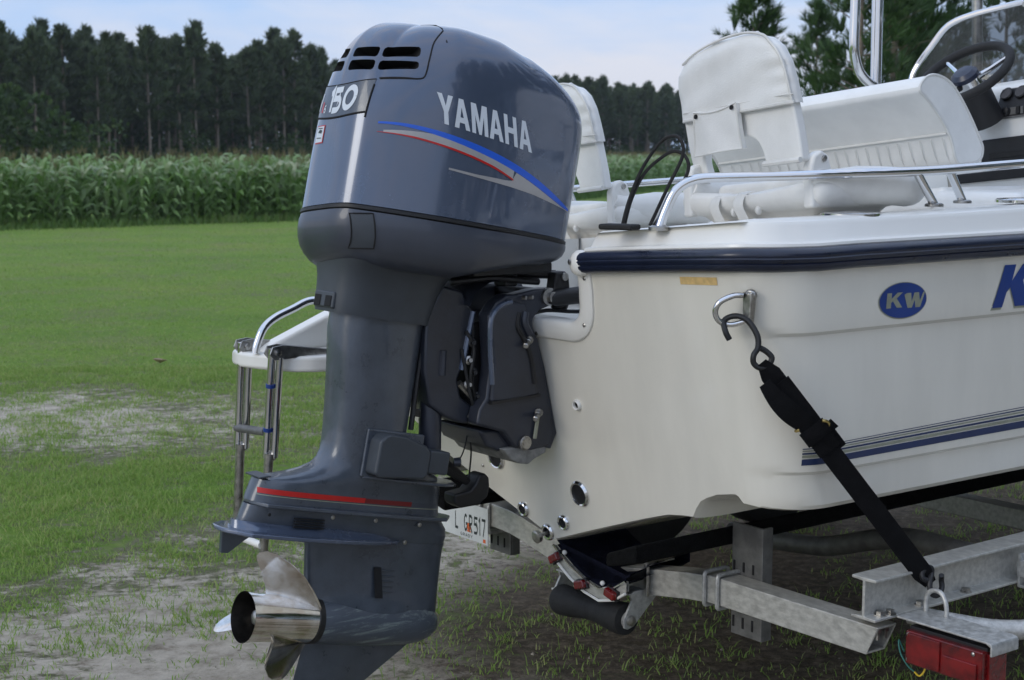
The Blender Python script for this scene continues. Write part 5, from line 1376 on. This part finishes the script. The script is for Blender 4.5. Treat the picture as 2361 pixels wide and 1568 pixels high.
lawn2 = ramp(ns(12, 8, .8).outputs['Fac'], [(.30, (.060, .105, .022)), (.44, (.130, .225, .036)), (.56, (.195, .290, .052)), (.70, (.30, .315, .11))])
lawnc = mixc(.55, lawn.outputs['Color'], lawn2.outputs['Color'])
straw = ramp(ns(20, 6, .75).outputs['Fac'], [(.38, (.10, .10, .055)), (.6, (.29, .25, .15))])
patch = ramp(ns(.8, 8, .75).outputs['Fac'], [(.49, (0, 0, 0)), (.68, (.70, .70, .70))])
lawnc = mixc(patch.outputs['Color'], lawnc, straw.outputs['Color'])
sand = ramp(ns(9, 8, .75).outputs['Fac'], [(.30, (.23, .185, .135)), (.44, (.45, .39, .31)), (.58, (.60, .53, .43)), (.75, (.70, .63, .53))])
att = n.nodes.new('ShaderNodeAttribute'); att.attribute_name = 'bare'
def math2(op, a, b):
    m = n.nodes.new('ShaderNodeMath'); m.operation = op
    for k, v in enumerate((a, b)):
        if isinstance(v, (int, float)): m.inputs[k].default_value = v
        else: n.links.new(v, m.inputs[k])
    return m.outputs[0]
mpw = n.nodes.new('ShaderNodeMapping'); mpw.inputs['Scale'].default_value = (.75, 1.0, 1.0); n.links.new(t.outputs['Object'], mpw.inputs['Vector'])
fine = math2('ADD', math2('MULTIPLY', ns(4.2, 9, .78, mpw.outputs['Vector'], .6).outputs['Fac'], .62), math2('MULTIPLY', ns(19, 6, .7, mpw.outputs['Vector']).outputs['Fac'], .38))
v_ = math2('ADD', att.outputs['Fac'], math2('MULTIPLY', math2('SUBTRACT', fine, .5), 3.1))
soil = ramp(ns(16, 8, .8).outputs['Fac'], [(.32, (.075, .064, .045)), (.5, (.165, .143, .10)), (.66, (.28, .245, .185))])
sandm = ramp(v_, [(.46, (0, 0, 0)), (.70, (1, 1, 1))])
soilm = ramp(v_, [(.05, (0, 0, 0)), (.40, (.85, .85, .85))])
litter_shade = ramp(ns(24, 8, .8).outputs['Fac'], [(.34, (.034, .026, .018)), (.5, (.098, .075, .050)), (.62, (.20, .155, .108)), (.74, (.29, .235, .17))])  # brown needle litter, its dark tone also painting the shade under the boat
att2 = n.nodes.new('ShaderNodeAttribute'); att2.attribute_name = 'litter_shade'
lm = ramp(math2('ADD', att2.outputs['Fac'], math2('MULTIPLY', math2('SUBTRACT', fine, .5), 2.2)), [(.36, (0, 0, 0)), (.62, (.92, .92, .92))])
col = mixc(soilm.outputs['Color'], lawnc, soil.outputs['Color'])
col = mixc(sandm.outputs['Color'], col, sand.outputs['Color'])
col = mixc(lm.outputs['Color'], col, litter_shade.outputs['Color'])
n.links.new(col, p.inputs['Base Color'])
bmp = n.nodes.new('ShaderNodeBump'); bmp.inputs['Strength'].default_value = .9; bmp.inputs['Distance'].default_value = .03
n.links.new(ns(22, 9, .8).outputs['Fac'], bmp.inputs['Height']); n.links.new(bmp.outputs['Normal'], p.inputs['Normal'])
# graded grid: fine near the camera, one sheet out to the horizon
def graded(a, b, d, far, k=1.22):
    g = list(np.arange(a, b, d)); s = d; v = g[-1]
    while v < far: s *= k; v += s; g.append(v)
    lo = []; s = d; v = a
    while v > -far: s *= k; v -= s; lo.append(v)
    return np.array(lo[::-1] + g)
gx = graded(-7, 8, .07, 1500); gy = graded(2.5, 16, .07, 1500)
GX, GY = np.meshgrid(gx, gy)
GZ = np.where((np.abs(GX) < 40) & (GY < 60) & (GY > -20), relief(GX, GY), 0) - .006
nx, ny = len(gx), len(gy)
co = np.stack([GX.ravel(), GY.ravel(), GZ.ravel()], 1)
idx = np.arange(nx * ny).reshape(ny, nx)
q = np.stack([idx[:-1, :-1].ravel(), idx[:-1, 1:].ravel(), idx[1:, 1:].ravel(), idx[1:, :-1].ravel()], 1)
def fast_mesh(name, co, faces_flat, counts, m):
    me = bpy.data.meshes.new(name); me.vertices.add(len(co)); me.vertices.foreach_set('co', np.asarray(co, np.float32).ravel())
    me.loops.add(len(faces_flat)); me.loops.foreach_set('vertex_index', np.asarray(faces_flat, np.int32))
    me.polygons.add(len(counts)); st = np.concatenate([[0], np.cumsum(counts)[:-1]]).astype(np.int32)
    me.polygons.foreach_set('loop_start', st); me.polygons.foreach_set('loop_total', np.asarray(counts, np.int32))
    me.materials.append(m); me.update(calc_edges=True); me.validate(); return me
gm = fast_mesh('ground', co, q.ravel(), np.full(len(q), 4), m_g)
gm.polygons.foreach_set('use_smooth', [True] * len(gm.polygons))
al = gm.attributes.new('litter_shade', 'FLOAT', 'POINT'); al.data.foreach_set('value', litter_shade_at(co[:, 0], co[:, 1]).astype(np.float32))
at = gm.attributes.new('bare', 'FLOAT', 'POINT'); at.data.foreach_set('value', bare(co[:, 0], co[:, 1]).astype(np.float32))
go = bpy.data.objects.new('ground', gm); COL.objects.link(go); tag(go, 'worn lawn with sandy bare patches around the parked boat', kind='structure')

# ------------------------------------------------------------------ grass blades
def leafmat(name, stops, scale=.6, rough=.6, trans=.25, use_rand=True):
    m = bpy.data.materials.new(name); m.use_nodes = True; n = m.node_tree; p = n.nodes['Principled BSDF']
    p.inputs['Roughness'].default_value = rough; p.inputs['Specular IOR Level'].default_value = .3
    g = n.nodes.new('ShaderNodeNewGeometry'); z = n.nodes.new('ShaderNodeTexNoise'); z.inputs['Scale'].default_value = scale; z.inputs['Detail'].default_value = 3
    n.links.new(g.outputs['Position'], z.inputs['Vector'])
    r = n.nodes.new('ShaderNodeValToRGB')
    while len(r.color_ramp.elements) < len(stops): r.color_ramp.elements.new(.5)
    for e, (q, c) in zip(r.color_ramp.elements, stops): e.position = q; e.color = (*c, 1)
    mx = n.nodes.new('ShaderNodeMath'); mx.operation = 'MULTIPLY_ADD'; mx.inputs[1].default_value = .55; 
    n.links.new(g.outputs['Random Per Island'], mx.inputs[0])
    m2 = n.nodes.new('ShaderNodeMath'); m2.operation = 'MULTIPLY'; m2.inputs[1].default_value = .55; n.links.new(z.outputs['Fac'], m2.inputs[0]); n.links.new(m2.outputs[0], mx.inputs[2])
    n.links.new(mx.outputs[0], r.inputs['Fac']); n.links.new(r.outputs['Color'], p.inputs['Base Color'])
    if trans:
        tr = n.nodes.new('ShaderNodeBsdfTranslucent'); n.links.new(r.outputs['Color'], tr.inputs['Color'])
        ms = n.nodes.new('ShaderNodeMixShader'); ms.inputs[0].default_value = trans
        n.links.new(p.outputs[0], ms.inputs[1]); n.links.new(tr.outputs[0], ms.inputs[2]); n.links.new(ms.outputs[0], n.nodes['Material Output'].inputs['Surface'])
    return m
M_GR = leafmat('grass_blades', [(.15, (.145, .25, .048)), (.42, (.225, .365, .070)), (.68, (.315, .42, .11)), (.95, (.46, .41, .20))], .9, .55, .4)
M_WEED = leafmat('field_edge_weeds', [(.2, (.06, .12, .026)), (.6, (.11, .20, .045)), (.95, (.19, .22, .08))], .5)
NPR = np.random.default_rng(5)
def blades(name, X, Y, Hh, Wd, m, label, lean=.45):
    N = len(X); a = NPR.uniform(0, 2 * np.pi, N); b = NPR.uniform(0, 2 * np.pi, N); ln = Hh * NPR.uniform(.1, lean * 2, N)
    Zg = relief(X, Y) - .008
    ux, uy = np.cos(a) * Wd / 2, np.sin(a) * Wd / 2; lx, ly = np.cos(b) * ln, np.sin(b) * ln
    P = np.empty((N, 5, 3))
    P[:, 0] = np.stack([X - ux, Y - uy, Zg], 1); P[:, 1] = np.stack([X + ux, Y + uy, Zg], 1)
    P[:, 2] = np.stack([X + ux * .8 + lx * .35, Y + uy * .8 + ly * .35, Zg + Hh * .6], 1); P[:, 3] = np.stack([X - ux * .8 + lx * .35, Y - uy * .8 + ly * .35, Zg + Hh * .6], 1)
    P[:, 4] = np.stack([X + lx, Y + ly, Zg + Hh], 1)
    o = (np.arange(N) * 5)[:, None]
    ff = np.concatenate([o + np.array([[0, 1, 2, 3]]), o + np.array([[3, 2, 4]])], 1).ravel()
    me = fast_mesh(name, P.reshape(-1, 3), ff, np.tile([4, 3], N), m)
    ob = bpy.data.objects.new(name, me); COL.objects.link(ob); tag(ob, label, None, None, 'stuff'); return ob
# near: tufts on worn ground and thin turf
def sample(N, x0, x1, y0, y1, keep):
    X = NPR.uniform(x0, x1, N); Y = NPR.uniform(y0, y1, N); k = NPR.uniform(0, 1, N) < keep(X, Y); return X[k], Y[k]
inview = lambda X, Y: (np.abs(X) < Y * .36 + 1.2)
def tufts(N, x0, x1, y0, y1, keep, per, spread):
    X, Y = sample(N, x0, x1, y0, y1, keep)
    k = NPR.integers(per[0], per[1], len(X)); X = np.repeat(X, k); Y = np.repeat(Y, k)
    return X + NPR.normal(0, spread, len(X)), Y + NPR.normal(0, spread, len(X))
shade = lambda X, Y: 1 - .72 * np.clip(litter_shade_at(X, Y) * 1.6, 0, 1)
clump = lambda X, Y: np.clip(fbm(X * 3.4, Y * 3.4, 41) * 3.0 - 1.0, 0.02, 1)
X, Y = tufts(130000, -4.5, 5.5, 3.8, 12.5, lambda X, Y: inview(X, Y) * (.30 + .70 * (1 - bare(X, Y)) ** 1.5) * (.12 + .88 * clump(X, Y)) * shade(X, Y), (4, 14), .028)
hs_ = (.6 + .8 * fbm(X * 1.3, Y * 1.3, 61))
blades('grass', X, Y, NPR.uniform(.008, .036, len(X)) * hs_ * np.where(NPR.uniform(0, 1, len(X)) < .06, 2.1, 1), NPR.uniform(.0028, .0058, len(X)), M_GR, 'thin tufts of green grass on the sandy ground', .7)
X, Y = sample(300000, -10, 10, 8, 27, lambda X, Y: inview(X, Y) * (1 - .85 * bare(X, Y)) * (.25 + .75 * clump(X * .6, Y * .6)) * sst(8, 11, Y) * sst(27, 18, Y))
blades('grass', X, Y, NPR.uniform(.010, .030, len(X)), NPR.uniform(.005, .009, len(X)), M_GR, 'short green lawn grass', .8)
X, Y = sample(90000, -16, 16, 18, 42, lambda X, Y: inview(X, Y) * (1 - .8 * bare(X, Y)) * sst(18, 26, Y) * .7)
blades('grass', X, Y, NPR.uniform(.012, .030, len(X)), NPR.uniform(.010, .018, len(X)), M_GR, 'short green lawn grass', .8)
# small stones and crumbs of earth on the worn ground
X, Y = sample(1500, -4, 5, 4, 11, lambda X, Y: inview(X, Y) * np.clip(bare(X, Y) + litter_shade_at(X, Y), 0, 1))
sv, sff = [], []
for x_, y_ in zip(X, Y):
    r_s = abs(rnd.gauss(0, .0025)) + .0025; o_ = len(sv); z_s = float(relief(np.array([x_]), np.array([y_]))[0])
    for k in range(5): sv.append((x_ + r_s * math.cos(k * 1.257) * rnd.uniform(.7, 1.3), y_ + r_s * math.sin(k * 1.257) * rnd.uniform(.7, 1.3), z_s - .006))
    sv.append((x_ + rnd.uniform(-.3, .3) * r_s, y_ + rnd.uniform(-.3, .3) * r_s, z_s - .004 + r_s * rnd.uniform(.4, .9)))
    sff += [(o_ + k, o_ + (k + 1) % 5, o_ + 5) for k in range(5)]
sm_ = bpy.data.meshes.new('pebbles'); sm_.from_pydata(sv, [], sff); sm_.materials.append(mat('pebble_grey', (.24, .21, .165), .9, var=.6, vscale=30)); so_ = bpy.data.objects.new('pebbles', sm_); COL.objects.link(so_); tag(so_, 'small pebbles and crumbs of earth on the sandy ground', kind='stuff')
# leaves and twigs lying about
def leaf(x, y, s, rz, lab, m=M_LEAF, curl=.3):
    pts = [(-.5, 0), (-.3, .22), (0, .30), (.2, .22), (.5, 0), (.2, -.24), (0, -.28), (-.3, -.2)]
    mb = MB(); mb.add([(a * s, b * s, (a * a + abs(b)) * s * curl + .012) for a, b in pts] + [(0, 0, .010)], [(i, (i + 1) % 8, 8) for i in range(8)])
    o = mk('dead_leaf', mb, m); o.location = (x, y, float(relief(np.array([x]), np.array([y]))[0])); o.rotation_euler = (0, .1, rz); tag(o, lab, 'leaf', 'dead leaves on the lawn')
leaf(-2.95, 12.6, .13, .5, 'large curled brown leaf alone on the green lawn', curl=.9)
leaf(-1.06, 5.82, .06, 1.8, 'reddish brown dead leaf on sand just left of the propeller', mat('red_brown_leaf', (.14, .06, .045), .8, var=.3))
leaf(-.78, 5.10, .05, .3, 'pale dead leaf on the ground under the lowest propeller blade', mat('pale_leaf', (.42, .34, .22), .8, var=.2))
tw = mk('twig', MB().tube(smooth_path([(0, 0, .012), (.05, .01, .02), (.10, .0, .026), (.14, .02, .014)], 4), .004, 6), M_PLAS); tw.location = (.16, 5.95, 0); tag(tw, 'short pale twig on the ground beside the black roller', 'twig')

# ------------------------------------------------------------------ maize field
EDGE = [(-34, 18), (-24, 27.0), (-12.2, 36.2), (-5.9, 41.2), (-1.2, 50), (4.3, 68.5), (9, 84), (14, 100), (22, 120)]
M_CORN = leafmat('maize_leaf', [(.15, (.11, .20, .048)), (.4, (.20, .33, .09)), (.65, (.31, .43, .19)), (.92, (.46, .48, .31))], .35, .34, .4)
M_TAS = leafmat('maize_tassel', [(.2, (.17, .15, .07)), (.8, (.28, .24, .12))], .5, .8, .2)
def maize_mesh(seed, H):
    r = random.Random(seed); mb = MB(); tb = MB()
    mb.grid([[(.012 * math.cos(a), .012 * math.sin(a), z) for a in (0, 2.1, 4.2)] for z in (0, H * .9)], True)
    nl = 10; a0 = r.uniform(0, 6)
    for k in range(nl):
        z0 = H * (.06 + .76 * k / nl); L = r.uniform(.58, .92) * (1.0 if 2 < k < 9 else .8); w = r.uniform(.075, .115)
        a = a0 + (k % 2) * math.pi + r.uniform(-.6, .6); up = r.uniform(.9, 1.42); dx, dy = math.cos(a), math.sin(a)
        rows = []
        for j in range(6):
            t = j / 5; rr = L * (t * math.cos(up) + .35 * t * t); zz = z0 + L * (t * math.sin(up) - r.uniform(.5, .85) * t * t * t)
            ww = w * (1 - t) ** .6 * (.6 + .8 * min(1, t * 3)) * .7
            tw_ = .6 * t
            rows.append([(dx * rr - dy * ww * math.cos(tw_), dy * rr + dx * ww * math.cos(tw_), zz + ww * math.sin(tw_)), (dx * rr + dy * ww * math.cos(tw_), dy * rr - dx * ww * math.cos(tw_), zz - ww * math.sin(tw_))])
        mb.grid(rows)
    for k in range(6):
        a = r.uniform(0, 6.28); l = r.uniform(.16, .26); b = r.uniform(.15, .5)
        tb.tube([(0, 0, H * .86), (math.cos(a) * l * b, math.sin(a) * l * b, H * .86 + l)], [.006, .003], 3, False)
    me = bpy.data.meshes.new('maize_plant'); me.from_pydata(mb.v + tb.v, [], mb.f + [tuple(i + len(mb.v) for i in f) for f in tb.f])
    me.materials.append(M_CORN); me.materials.append(M_TAS)
    me.polygons.foreach_set('material_index', [0] * len(mb.f) + [1] * len(tb.f)); me.polygons.foreach_set('use_smooth', [True] * len(me.polygons))
    return me, mb.v + tb.v, mb.f + [tuple(i + len(mb.v) for i in f) for f in tb.f], [0] * len(mb.f) + [1] * len(tb.f)
MZ = [maize_mesh(100 + k, 1.80 + .17 * math.sin(k * 2.3)) for k in range(6)]
E_ = np.array(EDGE, float); seg = np.hypot(*np.diff(E_, axis=0).T); cum = np.concatenate([[0], np.cumsum(seg)])
def edge_pt(s, off):
    i = min(len(seg) - 1, int(np.searchsorted(cum, s) - 1)); i = max(i, 0); d = (E_[i + 1] - E_[i]) / seg[i]; nrm = np.array([-d[1], d[0]]); return E_[i] + d * (s - cum[i]) + nrm * off
cnt = 0; sx, sf, smi = [], [], []; so = 0
for row in range(9):
    s = .3
    while s < cum[-1]:
        s += (.21 if row < 3 else .30) + rnd.uniform(-.05, .06)
        if s >= cum[-1]: break
        q_ = edge_pt(s, .15 + row * .62 + rnd.uniform(-.1, .1))
        if abs(q_[0]) > q_[1] * .36 + .6: continue
        if q_[0] > q_[1] * .20 and row > 1: continue
        me, V_, F_, MI = MZ[rnd.randrange(6)]; rz = rnd.uniform(0, 6.28); scl = rnd.uniform(.90, 1.06) * (rnd.uniform(.7, 1) if row == 0 and rnd.random() < .25 else 1)
        if row < 2 and cnt < 296 and -.36 < q_[0] / q_[1] < .13:
            o = bpy.data.objects.new('maize_plant', me); COL.objects.link(o); o.location = (q_[0], q_[1], 0); o.rotation_euler = (rnd.uniform(-.06, .06), rnd.uniform(-.06, .06), rz); o.scale = (scl,) * 3
            
            z_ = q_[0] / q_[1]; w_ = 'front row' if row == 0 else 'second row'
            w2_ = 'at the far left of the field' if z_ < -.27 else 'at the left of the field edge' if z_ < -.205 else 'left of the outboard cowl' if z_ < -.13 else 'behind the outboard cowl' if z_ < .03 else 'between the two white folding seats'
            tag(o, 'green maize plant in the %s %s' % (w_, w2_), 'maize plant', 'maize plants of the %s %s' % (w_, w2_)); cnt += 1
        else:
            A = np.array(V_) * scl; c, s_ = math.cos(rz), math.sin(rz)
            sx.append(np.stack([A[:, 0] * c - A[:, 1] * s_ + q_[0], A[:, 0] * s_ + A[:, 1] * c + q_[1], A[:, 2]], 1)); sf += [tuple(i + so for i in f) for f in F_]; smi += MI; so += len(A)
fl = np.concatenate([np.array(f) for f in sf]); fc = np.array([len(f) for f in sf])
fm = fast_mesh('maize_field', np.concatenate(sx), fl, fc, M_CORN); fm.materials.append(M_TAS)
if len(fm.polygons) == len(smi): fm.polygons.foreach_set('material_index', smi)
fo = bpy.data.objects.new('maize_field', fm); COL.objects.link(fo); tag(fo, 'dense green maize behind the front rows of the field', None, None, 'stuff')
# weeds along the foot of the maize
ss = NPR.uniform(0, cum[-1], 26000); oo = NPR.normal(-.5, .38, 26000)
EP = np.array([edge_pt(a, b) for a, b in zip(ss, oo)]); kk = inview(EP[:, 0], EP[:, 1])
hh = (NPR.uniform(.06, .28, len(EP)) * (.5 + .9 * fbm(EP[:, 0] * .9, EP[:, 1] * .9, 77)))[kk]
blades('field_edge_weeds', EP[kk, 0], EP[kk, 1], hh, NPR.uniform(.014, .032, kk.sum()), M_WEED, 'strip of rough weeds between lawn and maize', .5)

# ------------------------------------------------------------------ pines
M_NEED = leafmat('pine_needles', [(.2, (.045, .068, .034)), (.5, (.070, .098, .046)), (.8, (.10, .135, .06)), (1, (.13, .155, .08))], .25, .6, .25)
M_NEED2 = leafmat('young_pine_needles', [(.2, (.034, .070, .026)), (.5, (.060, .115, .040)), (.8, (.095, .165, .055)), (1, (.13, .17, .075))], .7, .5, .15)
M_BARK = mat('pine_bark', (.21, .165, .135), .9, var=.4, vscale=6, bump=.5, bscale=20)
def spray(vs, fs, c, d, L, w, n_, r, flare=.75):
    """a tuft of needles around direction d"""
    d = Vector(d).normalized(); u = d.orthogonal().normalized(); v = d.cross(u)
    for k in range(n_):
        a = r.uniform(0, 6.283); f = r.uniform(.15, flare); g = (d + (u * math.cos(a) + v * math.sin(a)) * f).normalized(); l = L * r.uniform(.7, 1.1)
        s = g.orthogonal().normalized(); s = (s * math.cos(a) + g.cross(s) * math.sin(a)) * w; o = len(vs)
        vs += [tuple(c - s), tuple(c + s), tuple(c + g * l * .6 + s * .8), tuple(c + g * l), tuple(c + g * l * .6 - s * .8)]
        fs.append((o, o + 1, o + 2, o + 3, o + 4))
def pine_meshes(seed, H, base, Rc, nb, per, L, w, nn, m, top_pow=.8):
    r = random.Random(seed); tr = MB()
    bx, by = r.uniform(-.25, .25), r.uniform(-.25, .25); R0 = .011 * H + .02
    ax = lambda z: Vector((bx * math.sin(z / H * 2.5), by * math.sin(z / H * 2), z))
    tr.tube([ax(H * k / 8) for k in range(9)], [R0 * (1 - .88 * k / 8) for k in range(9)], 7)
    vs, fs = [], []
    for b in range(nb):
        t = (b + r.random()) / nb; z = H * (base + (1 - base) * t ** .9)
        u = (z / H - base) / (1 - base)
        rad = Rc * (min(1, .35 + u * 2.2) * max(.08, 1 - u ** 1.6) ** top_pow) * r.uniform(.6, 1.15)
        a = r.uniform(0, 6.283); rise = r.uniform(.0, .55) + .35 * u
        p0 = ax(z); tip = p0 + Vector((math.cos(a) * rad, math.sin(a) * rad, rad * rise))
        if b % 3 == 0: tr.tube([p0, tip], [.022 * (1 - .6 * u), .006], 4, False)
        for k in range(per):
            q = r.uniform(.35, 1.0); c = p0.lerp(tip, q) + Vector((r.gauss(0, .12), r.gauss(0, .12), r.gauss(0, .10))) * Rc * .5
            d = (tip - p0).normalized() + Vector((r.gauss(0, .35), r.gauss(0, .35), r.uniform(.3, 1.0)))
            spray(vs, fs, c, d, L, w, nn, r)
    for k in range(5): spray(vs, fs, ax(H) + Vector((0, 0, -.25 * k * L)), (r.gauss(0, .2), r.gauss(0, .2), 1), L * 1.3, w, nn, r, .5)
    for k in range(9):      # upright leaders round the top
        a = r.uniform(0, 6.283); q = r.uniform(.15, .45) * Rc; c = ax(H) + Vector((math.cos(a) * q, math.sin(a) * q, -r.uniform(.03, .22) * H * (1 - base)))
        for i in range(3): spray(vs, fs, c + Vector((0, 0, -.3 * i * L)), (r.gauss(0, .12), r.gauss(0, .12), 1), L * 1.15, w, nn, r, .5)
    tm = bpy.data.meshes.new('trunk'); tm.from_pydata(tr.v, [], tr.f); tm.materials.append(M_BARK); tm.polygons.foreach_set('use_smooth', [True] * len(tm.polygons))
    cm_ = bpy.data.meshes.new('crown'); cm_.from_pydata(vs, [], fs); cm_.materials.append(m)
    return tm, cm_
def plant(name, ms, x, y, rz, s, label, cat, group=None):
    o = bpy.data.objects.new(name, None); COL.objects.link(o); o.location = (x, y, -.02); o.rotation_euler = (0, 0, rz); o.scale = (s if isinstance(s, tuple) else (s,) * 3); tag(o, label, cat, group)
    for nm, me in zip(('trunk', 'crown'), ms):
        c = bpy.data.objects.new(nm, me); COL.objects.link(c); c.parent = o
    return o
FP = [pine_meshes(200 + k, 11.0, .30 + .04 * (k % 3), 1.75 + .15 * (k % 4), 60, 6, .62, .06, 8, M_NEED) for k in range(7)]
def pine_words(z, row, hs):
    w2 = 'at the far left' if z < -.27 else 'left of the outboard' if z < -.205 else 'just left of the outboard cowl' if z < -.13 else 'behind the outboard cowl' if z < .03 else 'between the two white folding seats'
    w1 = 'front row of the wood' if row == 0 else 'second row of the wood' if row == 1 else 'depth of the wood'
    return ('%sdark pine in the %s %s' % ('tall ' if hs > 1.1 else '', w1, w2), 'pine tree', '%spines in the %s %s' % ('tall ' if hs > 1.1 else '', w1, w2))
LP0, LP1 = np.array((-46., 98.)), np.array((34., 252.)); LD = LP1 - LP0; LL = np.hypot(*LD); LD /= LL; LNm = np.array((-LD[1], LD[0]))
nt_ = 0
for row in range(7):
    s = 0
    while s < LL:
        s += 2.9 + rnd.uniform(-.9, 1.0) + row * .25
        q_ = LP0 + LD * s + LNm * (row * 3.3 + rnd.uniform(-1, 1))
        if q_[0] / q_[1] > .135 or q_[0] / q_[1] < -.375 or nt_ >= 290: continue
        hs = rnd.uniform(.86, 1.10) * (1.10 if rnd.random() < .12 else 1)
        plant('pine_tree', FP[rnd.randrange(7)], q_[0], q_[1], rnd.uniform(0, 6.28), (hs * rnd.uniform(.9, 1.1), hs * rnd.uniform(.9, 1.1), hs), *pine_words(q_[0] / q_[1], row, hs)); nt_ += 1
# low growth under the wood
def bush_meshes(seed, H, Rc, m, nl=420):
    r = random.Random(seed); tr = MB(); tr.tube([(0, 0, 0), (.05, .03, H * .5), (0, .06, H * .8)], [.06 * H / 3, .04 * H / 3, .01], 6)
    vs, fs = [], []
    cl = [(Vector((r.gauss(0, .38) * Rc, r.gauss(0, .38) * Rc, H * r.uniform(.22, .92))), r.uniform(.28, .5) * Rc) for _ in range(16)]
    for k in range(nl):
        c, rr = cl[k % 16]; a = Vector((r.gauss(0, 1), r.gauss(0, 1), r.gauss(0, 1))).normalized(); pnt = c + a * rr * r.uniform(.6, 1)
        spray(vs, fs, pnt, a + Vector((0, 0, .4)), .16 * H / 2.2, .05 * H / 2.2, 4, r, 1.2)
    tm = bpy.data.meshes.new('trunk'); tm.from_pydata(tr.v, [], tr.f); tm.materials.append(M_BARK)
    cm_ = bpy.data.meshes.new('crown'); cm_.from_pydata(vs, [], fs); cm_.materials.append(m); return tm, cm_
M_BUSH = leafmat('broadleaf_foliage', [(.2, (.022, .045, .012)), (.5, (.045, .085, .022)), (.9, (.085, .13, .035))], .4, .55, .2)
BM = [bush_meshes(300 + k, 2.6, 1.7, M_BUSH) for k in range(3)]
s = 0; 
while s < LL * .98:
    s += 3.6 + rnd.uniform(-1, 2.2); q_ = LP0 + LD * s + LNm * (-2.0 + rnd.uniform(-1, 1.5))
    if q_[0] / q_[1] > .135 or q_[0] / q_[1] < -.37: continue
    plant('shrub', BM[rnd.randrange(3)], q_[0], q_[1], rnd.uniform(0, 6), rnd.uniform(.6, 1.35), 'dark low shrub at the foot of the pine wood', 'shrub', 'shrubs under the pine wood')
s = 0
while s < LL * .98:     # thicket deeper in the wood
    s += 3.2 + rnd.uniform(-1, 1.5); q_ = LP0 + LD * s + LNm * (9 + rnd.uniform(-4, 10))
    if q_[0] / q_[1] > .135 or q_[0] / q_[1] < -.37 or (s > LL * .30 and rnd.random() < .18): continue
    plant('shrub', BM[rnd.randrange(3)], q_[0], q_[1], rnd.uniform(0, 6), rnd.uniform(1.5, 2.3), 'tall dark thicket shrub between the trunks deep in the pine wood', 'shrub', 'thicket inside the pine wood')
s = 0
while s < LL * .98:     # far side of the wood
    s += 3.0 + rnd.uniform(-1, 1); q_ = LP0 + LD * s + LNm * (25 + rnd.uniform(-3, 3))
    if q_[0] / q_[1] > .135 or q_[0] / q_[1] < -.38 or (s > LL * .22 and rnd.random() < .10): continue
    plant('shrub', BM[rnd.randrange(3)], q_[0], q_[1], rnd.uniform(0, 6), rnd.uniform(1.9, 2.7), 'tall dark thicket closing the far side of the pine wood', 'shrub', 'thicket on the far side of the pine wood')
plant('broadleaf_tree', bush_meshes(333, 5.4, 3.0, M_BUSH, 900), -29.6, 88, 1.0, 1.0, 'round light green tree at the far left edge in front of the pines', 'tree')
plant('broadleaf_tree', bush_meshes(334, 3.4, 2.2, M_BUSH, 500), -27.2, 98, 2.0, 1.0, 'smaller green tree just right of the round tree at far left', 'tree')
# young pines close by on the right
YP = [pine_meshes(400 + k, 7.0, .05, 1.65, 135, 5, .36, .0095, 22, M_NEED2, .7) for k in range(3)]
near = [(5.02, 32.0, .735, 0.3, 'slender young pine whose tip shows just left of the near seat top'), (6.75, 30.0, 1.02, 1.2, 'tall young pine between the near seat and the steel pipes'), (7.75, 31.5, 1.20, 1.9, 'tall young pine directly behind the bright steel pipes'), (9.05, 34.0, 1.08, 2.6, 'bushy young pine right of the vertical steel pipes'), (6.10, 38.0, .66, 4.0, 'short young pine directly behind the near seat back'), (11.6, 36.0, .98, 5.0, 'young pine seen through the tinted windshield'), (9.9, 38.0, .62, .8, 'low young pine showing left of the windshield frame'), (13.8, 35, 1.15, 3.1, 'young pine behind the windshield at the right edge'), (8.3, 41, .80, 3.6, 'low dark young pine behind the bench backrest'), (11.4, 45, 1.0, 2.2, 'young pine far behind the steering wheel')]
for i, (x, y, sc_, rz, lab) in enumerate(near): plant('young_pine', YP[i % 3], x, y, rz, sc_, lab, 'pine tree', 'young pines on the right')
for i in range(24):     # unseen pines right of the boat, placed to darken the cowl reflection
    a = R(46 + i * 3.7); d = 21 + 4 * (i % 3)
    plant('pine_tree', FP[i % 7], math.sin(a) * d, math.cos(a) * d, i * 1.3, 1.25 + .12 * (i % 3), 'tall unseen pine right of the boat, placed for the dark cowl reflection', 'pine tree', 'unseen pines placed for the reflection')
for i in range(20):  # unseen young pines added to close the bright trunk gaps in the cowl reflection
    a = R(48 + i * 4.3); d = 18.5 + 2.5 * (i % 2)
    plant('young_pine', YP[i % 3], math.sin(a) * d, math.cos(a) * d, i * 1.7, .95 + .1 * (i % 3), 'bushy unseen young pine right of the boat, filling the dark cowl reflection', 'pine tree', 'unseen young pines placed for the reflection')

# ------------------------------------------------------------------ evening air: one thin even haze round the whole scene
hz = bpy.data.meshes.new('haze')
b_ = bmesh.new(); bmesh.ops.create_cube(b_, size=1.0); b_.to_mesh(hz); b_.free()
ho = bpy.data.objects.new('haze', hz); COL.objects.link(ho); ho.scale = (3400, 3400, 20); ho.location = (0, 0, 8.6); tag(ho, 'thin evening haze in the air', kind='stuff')
mh = bpy.data.materials.new('haze'); mh.use_nodes = True; hn = mh.node_tree; hn.nodes.remove(hn.nodes['Principled BSDF'])
pv = hn.nodes.new('ShaderNodeVolumePrincipled'); pv.inputs['Density'].default_value = .00022; pv.inputs['Color'].default_value = (.85, .9, 1, 1); pv.inputs['Anisotropy'].default_value = .2
hn.links.new(pv.outputs[0], hn.nodes['Material Output'].inputs['Volume']); hz.materials.append(mh)
